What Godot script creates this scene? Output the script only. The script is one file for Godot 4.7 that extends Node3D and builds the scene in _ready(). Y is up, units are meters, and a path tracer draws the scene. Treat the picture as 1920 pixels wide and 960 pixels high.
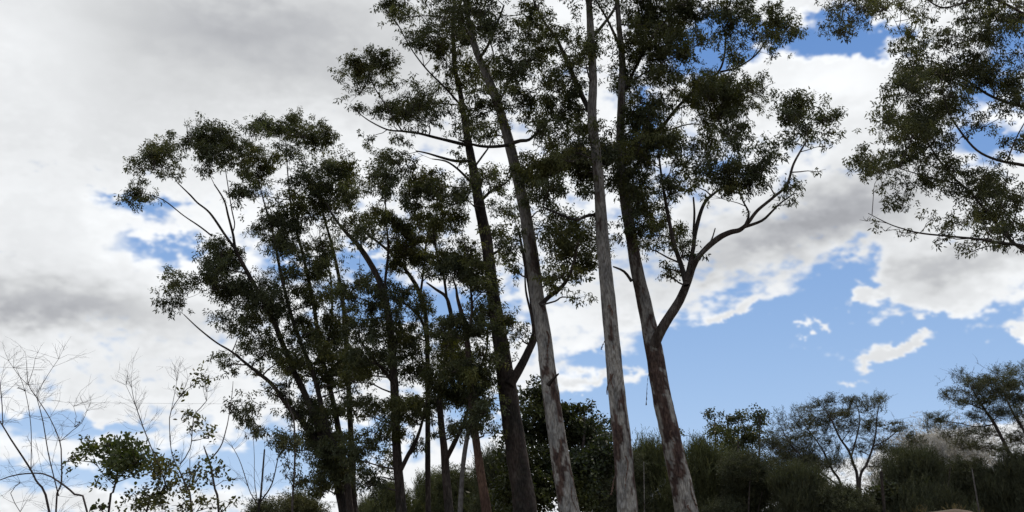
extends Node3D
# A grove of tall gum trees against a broken cloudy sky, seen from eye height, looking a little upward.

const PITCH := 15.5                 # degrees the camera looks up
const FOV := 29.2                   # vertical
const EYE := 1.6
const FOCAL := 1842.7               # in units of 1/1920 of the picture's width

var rng := RandomNumberGenerator.new()
var n_bark := FastNoiseLite.new()
var n_fine := FastNoiseLite.new()
var n_cloud := FastNoiseLite.new()
var n_warp := FastNoiseLite.new()
var M := {}
var SPRAY := {}


# ---------------------------------------------------------------- surveying
# The place was surveyed from the photographer's spot: a bearing (as seen in the picture) and a distance give a point.
func bearing(px: float, py: float) -> Vector3:
	var p := deg_to_rad(PITCH)
	var xc := (px - 960.0) / FOCAL
	var yc := (480.0 - py) / FOCAL
	return Vector3(xc, yc * cos(p) + sin(p), yc * sin(p) - cos(p))

func sight(px: float, py: float, d: float) -> Vector3:
	var v := bearing(px, py)
	return Vector3(0, EYE, 0) + v * (d / -v.z)

func unit_at(py: float, d: float) -> float:      # metres that one picture unit spans there
	return d / -bearing(960.0, py).z / FOCAL

func gauss() -> float:
	return rng.randfn(0.0, 1.0)


# ---------------------------------------------------------------- mesh building
class Shape:
	var v := PackedVector3Array()
	var n := PackedVector3Array()
	var c := PackedColorArray()
	var i := PackedInt32Array()
	func mesh() -> ArrayMesh:
		var a := []
		a.resize(Mesh.ARRAY_MAX)
		a[Mesh.ARRAY_VERTEX] = v
		a[Mesh.ARRAY_NORMAL] = n
		if c.size() == v.size():
			a[Mesh.ARRAY_COLOR] = c
		a[Mesh.ARRAY_INDEX] = i
		var m := ArrayMesh.new()
		m.add_surface_from_arrays(Mesh.PRIMITIVE_TRIANGLES, a)
		return m
	func tri(p: Vector3, q: Vector3, r: Vector3) -> void:
		var nn := (r - p).cross(q - p).normalized()
		var at := v.size()
		v.append(p); v.append(q); v.append(r)
		n.append(nn); n.append(nn); n.append(nn)
		i.append(at); i.append(at + 1); i.append(at + 2)


func smooth_path(pts: PackedVector3Array, rad: PackedFloat32Array, step: float) -> Array:
	var op := PackedVector3Array()
	var orr := PackedFloat32Array()
	for k in pts.size() - 1:
		var a := pts[maxi(k - 1, 0)]
		var b := pts[k]
		var c := pts[k + 1]
		var d := pts[mini(k + 2, pts.size() - 1)]
		var m := maxi(1, int(ceil(b.distance_to(c) / step)))
		for j in m:
			var t := float(j) / m
			op.append(b.cubic_interpolate(c, a, d, t))
			orr.append(lerpf(rad[k], rad[k + 1], t))
	op.append(pts[pts.size() - 1])
	orr.append(rad[rad.size() - 1])
	return [op, orr]


func bark_color(p: Vector3, style: String, h: float) -> Color:
	var q := Vector3(p.x * 2.2, p.y * 0.45, p.z * 2.2)
	var a := n_bark.get_noise_3dv(q * 1.0)
	var b := n_bark.get_noise_3dv(q * 2.7 + Vector3(31, 7, 3))
	var f := n_fine.get_noise_3dv(Vector3(p.x * 6.0, p.y * 1.2, p.z * 6.0))
	var col: Color
	match style:
		"pale", "patched", "pale_bare":
			col = Color(0.30, 0.285, 0.26).lerp(Color(0.19, 0.184, 0.174), smoothstep(-0.1, 0.35, b))
			col = col.lerp(Color(0.37, 0.345, 0.305), smoothstep(0.15, 0.4, -b) * 0.6)
			var most: float = {"pale": 0.20, "patched": 0.0, "pale_bare": 0.16}[style]
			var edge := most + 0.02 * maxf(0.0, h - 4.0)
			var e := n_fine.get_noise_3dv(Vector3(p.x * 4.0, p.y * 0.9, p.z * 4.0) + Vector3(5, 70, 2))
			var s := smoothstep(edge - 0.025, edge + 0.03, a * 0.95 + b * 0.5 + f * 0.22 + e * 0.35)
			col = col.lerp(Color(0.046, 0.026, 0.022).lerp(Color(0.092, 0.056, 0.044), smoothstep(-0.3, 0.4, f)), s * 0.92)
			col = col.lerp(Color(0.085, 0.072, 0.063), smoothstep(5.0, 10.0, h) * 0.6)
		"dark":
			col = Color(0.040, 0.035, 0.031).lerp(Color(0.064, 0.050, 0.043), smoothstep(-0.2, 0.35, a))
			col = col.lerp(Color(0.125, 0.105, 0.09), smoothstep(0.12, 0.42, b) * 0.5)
		"limb":
			col = Color(0.10, 0.085, 0.076).lerp(Color(0.06, 0.048, 0.042), smoothstep(-0.2, 0.3, a))
			col = col.lerp(Color(0.16, 0.145, 0.13), smoothstep(0.1, 0.4, b) * 0.6)
		"red":
			col = Color(0.085, 0.052, 0.039).lerp(Color(0.125, 0.077, 0.055), smoothstep(-0.2, 0.3, a))
			col = col.lerp(Color(0.07, 0.05, 0.042), smoothstep(3.0, 4.6, h))
		"grey":
			col = Color(0.15, 0.14, 0.13).lerp(Color(0.085, 0.075, 0.068), smoothstep(-0.2, 0.3, a))
		_:
			col = Color(0.075, 0.062, 0.056).lerp(Color(0.12, 0.10, 0.092), smoothstep(-0.2, 0.3, a))
	return col * (1.0 + 0.28 * f)


func limb(s: Shape, pts: PackedVector3Array, rad: PackedFloat32Array, sides: int, step: float, style: String, rough := 0.06, base_y := 0.0) -> Array:
	var sm := smooth_path(pts, rad, step)
	var p: PackedVector3Array = sm[0]
	var r: PackedFloat32Array = sm[1]
	var last := Vector3(1, 0, 0.2)
	var first := s.v.size()
	for k in p.size():
		var dir := (p[mini(k + 1, p.size() - 1)] - p[maxi(k - 1, 0)]).normalized()
		var u := (last - dir * last.dot(dir)).normalized()
		last = u
		var w := dir.cross(u)
		for j in sides:
			var an := TAU * j / sides
			var o := u * cos(an) + w * sin(an)
			var q := p[k] + o * r[k]
			var bump := 1.0
			if rough > 0.0:
				bump += rough * (1.6 * n_bark.get_noise_3dv(Vector3(q.x * 1.6, q.y * 0.7, q.z * 1.6) + Vector3(9, 4, 2)) + 0.7 * n_fine.get_noise_3dv(Vector3(q.x * 3.0, q.y * 0.9, q.z * 3.0)))
			s.v.append(p[k] + o * r[k] * bump)
			s.n.append(o)
			s.c.append(bark_color(q, style, q.y - base_y))
	for k in p.size() - 1:
		for j in sides:
			var a := first + k * sides + j
			var b := first + k * sides + (j + 1) % sides
			s.i.append_array(PackedInt32Array([a, a + sides, b, b, a + sides, b + sides]))
	var tip := s.v.size()
	s.v.append(p[p.size() - 1] + (p[p.size() - 1] - p[p.size() - 2]).normalized() * r[r.size() - 1])
	s.n.append((p[p.size() - 1] - p[p.size() - 2]).normalized())
	s.c.append(s.c[tip - 1])
	for j in sides:
		var a := first + (p.size() - 1) * sides
		s.i.append_array(PackedInt32Array([a + j, tip, a + (j + 1) % sides]))
	return sm


func leaf(s: Shape, at: Vector3, along: Vector3, side: Vector3, length: float, width: float, bend: float) -> void:
	var up := along.cross(side).normalized()
	var a := at
	var m1 := at + along * length * 0.35 + up * bend * length * 0.08
	var m2 := at + along * length * 0.7 + up * bend * length * 0.02
	var tip := at + along * length - up * bend * length * 0.12
	var w := side * width * 0.5
	s.tri(a, m1 + w, m1 - w)
	s.tri(m1 - w, m1 + w, m2 + w * 0.8)
	s.tri(m1 - w, m2 + w * 0.8, m2 - w * 0.8)
	s.tri(m2 - w * 0.8, m2 + w * 0.8, tip)


func rand_dir() -> Vector3:
	var z := rng.randf_range(-1, 1)
	var a := rng.randf() * TAU
	var r := sqrt(1.0 - z * z)
	return Vector3(r * cos(a), z, r * sin(a))


func make_spray(kind: String) -> ArrayMesh:
	var s := Shape.new()
	match kind:
		"gum":           # sickle leaves hanging from a short twig
			for k in 20:
				var at := rand_dir() * rng.randf_range(0.02, 0.11)
				var along := (rand_dir() * 0.7 + Vector3(0, -0.6, 0) + at * 4.0).normalized()
				var side := along.cross(rand_dir()).normalized()
				leaf(s, at, along, side, rng.randf_range(0.06, 0.118), rng.randf_range(0.020, 0.030), rng.randf_range(-1, 1))
		"broad":         # short oval leaves
			for k in 9:
				var at := rand_dir() * rng.randf_range(0.02, 0.15)
				var along := (rand_dir() + Vector3(0, -0.25, 0) + at * 3.0).normalized()
				var side := along.cross(rand_dir()).normalized()
				leaf(s, at, along, side, rng.randf_range(0.07, 0.12), rng.randf_range(0.038, 0.06), rng.randf_range(-0.6, 0.6))
		"fine":          # feathery leaflets along three twiglets
			for t in 3:
				var dir := (rand_dir() + Vector3(0, 0.5, 0)).normalized()
				var len := rng.randf_range(0.22, 0.42)
				for k in 11:
					var at := dir * len * (k + 1) / 11.0
					var side := dir.cross(rand_dir()).normalized()
					var along := (side + dir * 0.5).normalized()
					leaf(s, at, along, along.cross(rand_dir()).normalized(), rng.randf_range(0.05, 0.09), rng.randf_range(0.014, 0.024), 0.2)
				var w := dir.cross(Vector3(0.3, 0.2, 0.9)).normalized() * 0.005
				s.tri(w, -w, dir * len)
		"shoot":         # upright thin shoots with narrow leaves
			for t in 3:
				var dir := (rand_dir() * 0.35 + Vector3(0, 1, 0)).normalized()
				var len := rng.randf_range(0.3, 0.62)
				var off := rand_dir() * 0.08
				for k in 9:
					var at := off + dir * len * k / 9.0
					var along := (dir + rand_dir() * 0.55).normalized()
					leaf(s, at, along, along.cross(rand_dir()).normalized(), rng.randf_range(0.09, 0.15), rng.randf_range(0.012, 0.02), 0.3)
	return s.mesh()


# ---------------------------------------------------------------- things
var taken := {}
func numbered(called: String) -> String:
	var k: int = taken.get(called, 0)
	taken[called] = k + 1
	return called if k == 0 else "%s_%03d" % [called, k]

func tag(o: Node3D, label := "", category := "", group := "", kind := "") -> void:
	if label: o.set_meta("label", label)
	if category: o.set_meta("category", category)
	if group: o.set_meta("group", group)
	if kind: o.set_meta("kind", kind)

func part(parent: Node3D, called: String, mesh: Mesh, mat: Material, kind := "") -> MeshInstance3D:
	var o := MeshInstance3D.new()
	o.name = called
	o.mesh = mesh
	o.material_override = mat
	parent.add_child(o, true)
	if kind: o.set_meta("kind", kind)
	return o

# A plant being built: its node, its place, its skeleton so far.
class Plant:
	var root: Node3D
	var base: Vector3
	var d: float
	var skel := PackedVector3Array()
	var thick := PackedFloat32Array()
	var crown: Node3D
	var twigs := Shape.new()
	var style := "twig"
	var spray := "gum"
	var tint := Color(0.06, 0.066, 0.04)
	var size := 1.0

func plant(called: String, label: String, category: String, group: String, base: Vector3, d: float) -> Plant:
	var t := Plant.new()
	t.root = Node3D.new()
	t.root.name = numbered(called)
	add_child(t.root, true)
	t.root.position = base
	tag(t.root, label, category, group)
	t.base = base
	t.d = d
	return t

func ground_under(px: float, d: float) -> Vector3:
	var p := sight(px, 990.0, d)
	return Vector3(p.x, ground_height(p.x, -d), -d)

# data: bearing x, bearing y, width in picture units, ...; depth changes from dz0 to dz1 along it
func stem(t: Plant, called: String, data: Array, style: String, dz0 := 0.0, dz1 := 0.0, rooted := false, rough := 0.06) -> void:
	var pts := PackedVector3Array()
	var rad := PackedFloat32Array()
	var n := data.size() / 3
	for k in n:
		var d: float = t.d + lerpf(dz0, dz1, float(k) / (n - 1))
		var p := sight(data[k * 3], data[k * 3 + 1], d)
		var r: float = data[k * 3 + 2] * 0.5 * unit_at(data[k * 3 + 1], d)
		pts.append(p - t.base)
		rad.append(r)
	if rooted:
		var foot := pts[0]
		var dir := (pts[0] - pts[1]).normalized()
		var down := foot.y + 0.35
		if dir.y < -0.2 and down > 0.05:
			pts.insert(0, foot + dir * (down / -dir.y))
			rad.insert(0, rad[0] * 1.35)
	var s := Shape.new()
	var big: float = rad[0]
	var sm := limb(s, pts, rad, 28 if big > 0.12 else 10 if big > 0.04 else 6, 0.05 if big > 0.12 else 0.12, style, rough, -t.base.y)
	part(t.root, called, s.mesh(), M.bark)
	var sp: PackedVector3Array = sm[0]
	var sr: PackedFloat32Array = sm[1]
	for k in range(0, sp.size(), 3):
		t.skel.append(sp[k])
		t.thick.append(sr[k])
	t.skel.append(sp[sp.size() - 1])
	t.thick.append(sr[sr.size() - 1])

func bark_strips(t: Plant, count: int, lo: float, hi: float) -> void:      # peeling ribbons of bark that hang from a trunk
	for k in count:
		var y := rng.randf_range(lo, hi)
		var best := 0
		for j in t.skel.size():
			if absf(t.skel[j].y - y) < absf(t.skel[best].y - y) and t.thick[j] > 0.1: best = j
		var an := rng.randf() * TAU
		var out := Vector3(cos(an), 0, sin(an))
		var side := Vector3(-out.z, 0, out.x)
		var at := t.skel[best] + out * t.thick[best] * 1.02
		var len := rng.randf_range(0.25, 0.8)
		var w := rng.randf_range(0.015, 0.035)
		var s := Shape.new()
		var last := at
		for j in 6:
			var f := (j + 1) / 6.0
			var q := at + Vector3(0, -len * f, 0) + out * (0.02 + 0.10 * f * f) + side * 0.05 * sin(f * 4.0 + k)
			var turn := side.rotated(Vector3.UP, f * 1.6)
			s.tri(last - side * w, last + side * w, q + turn * w)
			s.tri(last - side * w, q + turn * w, q - turn * w)
			last = q
		for q in s.v: s.c.append(Color(0.13, 0.085, 0.065))
		part(t.root, "bark_strip", s.mesh(), M.bark)

func attach(t: Plant, to: Vector3, reach: float) -> Vector3:      # grow a thin branch to a cluster from the best point of the skeleton
	var best := 0
	var cost := 1e9
	for k in t.skel.size():
		var q := t.skel[k]
		var c := q.distance_to(to) + 1.5 * maxf(0.0, q.y - to.y + 0.35 * reach) - minf(t.thick[k], 0.05) * 2.0
		if c < cost:
			cost = c
			best = k
	var a := t.skel[best]
	var r := clampf(t.thick[best] * 0.6, 0.007, 0.028)
	var len := a.distance_to(to)
	var mid1 := a.lerp(to, 0.35) + Vector3(gauss() * 0.06, 0.02, gauss() * 0.06) * len
	var mid2 := a.lerp(to, 0.7) + Vector3(gauss() * 0.05, 0.05, gauss() * 0.05) * len
	var pts := PackedVector3Array([a, mid1, mid2, to])
	var rad := PackedFloat32Array([r, r * 0.8, r * 0.62, r * 0.5])
	var sm := limb(t.twigs, pts, rad, 5, maxf(0.2, len / 8.0), t.style, 0.0)
	var sp: PackedVector3Array = sm[0]
	for k in range(1, sp.size()):
		t.skel.append(sp[k])
		t.thick.append(r * 0.6)
	return to

func twig(t: Plant, a: Vector3, b: Vector3, r: float) -> void:
	var len := a.distance_to(b)
	var m := a.lerp(b, 0.5) + Vector3(gauss(), gauss() + 0.5, gauss()) * 0.07 * len
	limb(t.twigs, PackedVector3Array([a, m, b]), PackedFloat32Array([r, r * 0.75, r * 0.45]), 3, maxf(0.15, len / 4.0), t.style, 0.0)

func scatter(parent: Node3D, called: String, spray: String, at: PackedVector3Array, tint: Color, size: float, centre: Vector3) -> void:
	var mm := MultiMesh.new()
	mm.transform_format = MultiMesh.TRANSFORM_3D
	mm.use_colors = true
	mm.mesh = SPRAY[spray][rng.randi() % SPRAY[spray].size()]
	mm.instance_count = at.size()
	for k in at.size():
		var b := Basis(Vector3.UP, rng.randf() * TAU)
		b = Basis(Vector3(cos(k * 2.4), 0, sin(k * 2.4)), gauss() * 0.35) * b
		mm.set_instance_transform(k, Transform3D(b.scaled(Vector3.ONE * size * rng.randf_range(0.75, 1.3)), at[k]))
		var c := tint * rng.randf_range(0.6, 1.4)
		c = c.lerp(Color(c.r * 1.25, c.g * 1.08, c.b * 0.8), rng.randf() * rng.randf())
		c.a = 1.0
		mm.set_instance_color(k, c)
	var o := MultiMeshInstance3D.new()
	o.name = called
	o.multimesh = mm
	o.material_override = M[spray]
	parent.add_child(o, true)
	tag(o, "", "", "", "stuff")

func crown_of(t: Plant) -> Node3D:
	if t.crown == null:
		t.crown = Node3D.new()
		t.crown.name = "crown"
		t.root.add_child(t.crown, true)
	return t.crown

# data: bearing x, bearing y, half width, half height (picture units), density, ...
func leafy(t: Plant, data: Array, dz0 := -1.3, dz1 := 1.3, much := 1.0) -> void:
	if t.spray == "gum":      # thinner foliage between the clusters
		var more := []
		for k in range(0, data.size() / 5):
			if data[k * 5 + 4] > 0.65:
				var a := rng.randf() * TAU
				more.append_array([data[k * 5] + cos(a) * data[k * 5 + 2] * 0.95, data[k * 5 + 1] + sin(a) * data[k * 5 + 3] * 0.95, maxf(26.0, data[k * 5 + 2] * 1.05), maxf(22.0, data[k * 5 + 3] * 1.1), 0.40])
		data = data + more
	var spray_area: float = {"gum": 0.0105, "broad": 0.0085, "fine": 0.008, "shoot": 0.011}[t.spray] * t.size * t.size
	for k in data.size() / 5:
		var px: float = data[k * 5]
		var py: float = data[k * 5 + 1]
		var dens: float = data[k * 5 + 4]
		var d := t.d + rng.randf_range(dz0, dz1)
		var u := unit_at(py, d)
		var c := sight(px, py, d) - t.base
		var rx: float = data[k * 5 + 2] * u
		var ry: float = data[k * 5 + 3] * u
		var R := Vector3(rx, ry, (rx + ry) * 0.55)
		var hold := attach(t, c + Vector3(0, -0.35 * ry, 0), ry)
		var area := PI * rx * ry
		var many := int(clampf(area * 11.0 + 5.0, 5, 26))
		var n := int(much * 1.36 * minf(dens, 1.5) * area / spray_area)
		var subs := PackedVector3Array()
		var wide := PackedFloat32Array()
		for j in many:
			var o := rand_dir()
			o = Vector3(o.x, o.y * 0.92 + 0.14, o.z) * pow(rng.randf(), 0.5) * 1.12
			var sub := c + o * R
			subs.append(sub)
			wide.append(rng.randf_range(0.55, 1.35))
			twig(t, hold, sub, 0.0075 if t.size > 0.8 else 0.005)
		var sr := 0.27 * sqrt(rx * ry) + 0.07
		var at := PackedVector3Array()
		for j in n:
			var w := rng.randi() % subs.size()
			if subs[w].y < c.y - 0.3 * ry and rng.randf() < 0.45:      # thinner underneath
				w = rng.randi() % subs.size()
			var o := Vector3(gauss(), gauss() * 0.7, gauss()) * sr * 0.62 * wide[w]
			if rng.randf() < 0.16:                      # loose sprays that stray and hang
				o = o * 1.7 + Vector3(0, -0.25 * sr, 0)
			at.append(subs[w] + o)
		if at.size():
			scatter(crown_of(t), "leaf_cluster", t.spray, at, t.tint.lerp(Color(t.tint.r * 1.55, t.tint.g * 1.4, t.tint.b * 0.9), pow(rng.randf(), 2.0)) * rng.randf_range(0.8, 1.2), t.size, c)

func finish(t: Plant) -> void:
	if t.twigs.v.size():
		part(crown_of(t), "twigs", t.twigs.mesh(), M.bark, "stuff")

# A shrub that stands on the ground: stems, and lumps of leaves filling a dome
func bush(called: String, label: String, group: String, px: float, top: float, half: float, d: float, spray: String, tint: Color, dens := 1.0, shaggy := 0.15, size := 1.0, to_ground := 0.0) -> Plant:
	var t := plant(called, label, "shrub", group, ground_under(px, d), d)
	t.spray = spray
	t.tint = tint
	t.size = size
	var peak := sight(px, top, d) - t.base
	var w := half * 1.25 * unit_at(950.0, d)
	for k in 5:
		var s := Shape.new()
		var a := TAU * k / 5.0 + rng.randf()
		var tip := Vector3(cos(a) * w * 0.5, peak.y * rng.randf_range(0.6, 0.9), sin(a) * w * 0.35)
		var mid := tip * 0.5 + Vector3(gauss(), 0, gauss()) * 0.12
		var foot := Vector3(cos(a) * 0.15, -0.1, sin(a) * 0.15)
		var sm := limb(s, PackedVector3Array([foot, mid, tip]), PackedFloat32Array([0.07, 0.045, 0.015]), 6, 0.3, "twig", 0.05)
		part(t.root, "stem", s.mesh(), M.bark)
		var sp: PackedVector3Array = sm[0]
		for q in sp:
			t.skel.append(q)
			t.thick.append(0.02)
	var spray_area: float = {"gum": 0.0105, "broad": 0.0085, "fine": 0.008, "shoot": 0.011}[spray] * size * size
	var area := w * 2.0 * peak.y * 0.85
	var n := int(dens * 2.6 * area / spray_area)
	var lumps := []
	for k in 14:
		var e := rng.randf()
		var a := rng.randf() * TAU
		var r := sqrt(rng.randf())
		var y := lerpf(0.25, 0.86, e)
		var wide := sqrt(maxf(0.05, 1.0 - pow(maxf(0.0, y - 0.3) / 0.62, 2.0)))
		lumps.append([Vector3(cos(a) * w * 0.72 * r * wide, peak.y * y, sin(a) * w * 0.55 * r * wide), Vector3(w * 0.42, peak.y * 0.19, w * 0.34) * rng.randf_range(0.75, 1.25)])
	lumps.append([Vector3(0, peak.y * 0.82, 0), Vector3(w * 0.36, peak.y * 0.16, w * 0.3)])
	var cl := crown_of(t)
	for l in lumps:
		var at := PackedVector3Array()
		var c: Vector3 = l[0]
		var R: Vector3 = l[1]
		for j in n / lumps.size():
			var o := rand_dir() * pow(rng.randf(), 0.4)
			var q := c + o * R * (1.0 + shaggy * gauss())
			if q.y > 0.02:
				at.append(q)
		if at.size():
			scatter(cl, "leaf_cluster", spray, at, tint, size, c)
	return t

# random bare twigs grown off a plant's skeleton
func bare_twigs(t: Plant, count: int, lo: float, hi: float, up: float, r := 0.006) -> void:
	var base := t.skel.duplicate()
	for k in count:
		var a: Vector3 = base[rng.randi() % base.size()]
		var dir := (rand_dir() * Vector3(1, 0.6, 0.8) + Vector3(0, up, 0)).normalized()
		var len := rng.randf_range(lo, hi)
		var b := a + dir * len
		twig(t, a, b, r)
		for j in 3:
			var e := a.lerp(b, rng.randf_range(0.35, 0.95))
			twig(t, e, e + (dir + rand_dir() * 0.7).normalized() * len * rng.randf_range(0.25, 0.55), r * 0.6)


# ---------------------------------------------------------------- ground
func ground_height(x: float, z: float) -> float:
	var h := 0.25 * n_warp.get_noise_2d(x * 0.6, z * 0.6) * smoothstep(6.0, 20.0, -z)
	# a low earth bank in front of the hedge, right of the pale trunks
	var along := smoothstep(4.0, 11.0, x) * (0.80 + 0.20 * smoothstep(13.3, 14.3, x)) * (1.0 - 0.3 * smoothstep(16.6, 17.8, x)) * (1.0 - smoothstep(30.0, 60.0, x))
	var across := exp(-pow((z + 37.5 + 0.5 * sin(x * 0.7)) / 2.1, 2.0))
	h += 2.12 * along * minf(1.0, across * 1.25) + 0.06 * n_fine.get_noise_2d(x * 2.0, z * 2.0)
	return h

func ground_mesh() -> ArrayMesh:
	var axis := PackedFloat32Array()
	var x := 0.0
	var step := 0.55
	while x < 1500.0:
		axis.append(x)
		if x > 40.0: step *= 1.12
		x += step
	var xs := PackedFloat32Array()
	for k in range(axis.size() - 1, 0, -1): xs.append(-axis[k])
	xs.append_array(axis)
	var s := Shape.new()
	var m := xs.size()
	for a in m:
		for b in m:
			var p := Vector3(xs[b], 0, xs[a] - 20.0)
			p.y = ground_height(p.x, p.z)
			s.v.append(p)
			var e := 0.2
			s.n.append(Vector3(ground_height(p.x - e, p.z) - ground_height(p.x + e, p.z), 2.0 * e, ground_height(p.x, p.z - e) - ground_height(p.x, p.z + e)).normalized())
			var g := n_bark.get_noise_2d(p.x * 0.5, p.z * 0.5)
			var f := n_fine.get_noise_2d(p.x * 3.0, p.z * 3.0)
			var earth := Color(0.092, 0.062, 0.036).lerp(Color(0.066, 0.047, 0.029), smoothstep(-0.3, 0.3, f))
			s.c.append(earth.lerp(Color(0.11, 0.095, 0.055), smoothstep(0.0, 0.35, g) * 0.7))
	for a in m - 1:
		for b in m - 1:
			var k := a * m + b
			s.i.append_array(PackedInt32Array([k, k + 1, k + m, k + 1, k + m + 1, k + m]))
	return s.mesh()


# ---------------------------------------------------------------- sky
# Cloud cover is natural noise everywhere; in some bearings gaps and banks of cloud were noted.
var gaps := []
func note(px: float, py: float, rx: float, ry: float, amount: float, tilt := 0.0, dark := 0.0) -> void:
	var v := bearing(px, py).normalized()
	gaps.append([atan2(v.x, -v.z), asin(v.y), rx / FOCAL, ry / FOCAL, amount, cos(deg_to_rad(tilt)), sin(deg_to_rad(tilt)), dark])

func sky_color(v: Vector3, detailed: bool) -> Color:
	var up := maxf(v.y, 0.0)
	var az := atan2(v.x, -v.z)
	var el := asin(clampf(v.y, -1, 1))
	var q := Vector3(v.x, v.y * 1.9, v.z) * 10.0
	var w1 := n_warp.get_noise_3dv(q * 0.9)
	var w2 := n_warp.get_noise_3dv(q * 0.9 + Vector3(50, 20, 9))
	var c1 := n_cloud.get_noise_3dv(q * 0.62 + Vector3(w1, w2 * 0.6, -w1) * 0.7)
	var c2 := n_cloud.get_noise_3dv(q * 2.1 + Vector3(w2, w1, w2) * 0.9 + Vector3(3, 80, 5))
	var c3 := n_cloud.get_noise_3dv(q * 5.5 + Vector3(w1, w2, -w1) * 0.5 + Vector3(7, 1, 60))
	var c4 := n_cloud.get_noise_3dv(q * 13.0 + Vector3(c3, c2, w1) * 0.6 + Vector3(90, 4, 6))
	var a2 := az + 0.024 * w1 + 0.022 * c2 + 0.016 * c3 + 0.006 * c4
	var e2 := el + 0.014 * w2 + 0.014 * c2 + 0.014 * n_cloud.get_noise_3dv(q * 6.0 + Vector3(40, 13, 2)) + 0.006 * c4
	var known := 0.0
	var dark := 0.0
	var near := smoothstep(1.15, 0.62, absf(az)) * smoothstep(0.80, 0.58, el)
	if near > 0.0:
		for g in gaps:
			var x: float = (a2 - g[0]) * cos(el)
			var y: float = e2 - g[1]
			var rx: float = (x * g[5] + y * g[6]) / g[2]
			var ry: float = (y * g[5] - x * g[6]) / g[3]
			var k := rx * rx + ry * ry
			if k < 9.0:
				var e := exp(-k * 0.9)
				known += g[4] * e
				dark += g[7] * e
	var cover := lerpf(0.58, 0.70, near) + 0.55 * c1 * (1.0 - 0.72 * near) + 0.30 * c2 + 0.34 * c3 + 0.17 * c4 + known * near
	var t := smoothstep(0.27, 0.73, cover)
	var blue := Color(0.075, 0.21, 0.56).lerp(Color(0.42, 0.63, 0.92), pow(1.0 - up, 2.6))
	blue = blue.lerp(Color(0.62, 0.74, 0.90), pow(1.0 - up, 10.0) * 0.6)
	# cloud: brightest where thin or at its edge, grey underneath where thick
	var thick := smoothstep(0.62, 1.15, cover + 0.22 * w1)
	var lum := 0.95 - 0.15 * thick + (0.15 * c2 + 0.11 * c3 + 0.04 * c4) * (1.0 - 0.6 * thick) - 0.07 * w2 - dark * near
	lum = clampf(lum, 0.30, 1.02)
	var cloud := Color(lum * 0.975, lum * 0.995, lum * 1.015).lerp(Color(lum * 0.94, lum * 0.965, lum * 1.03), smoothstep(0.7, 0.4, lum))
	return blue.lerp(cloud, t)

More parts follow.
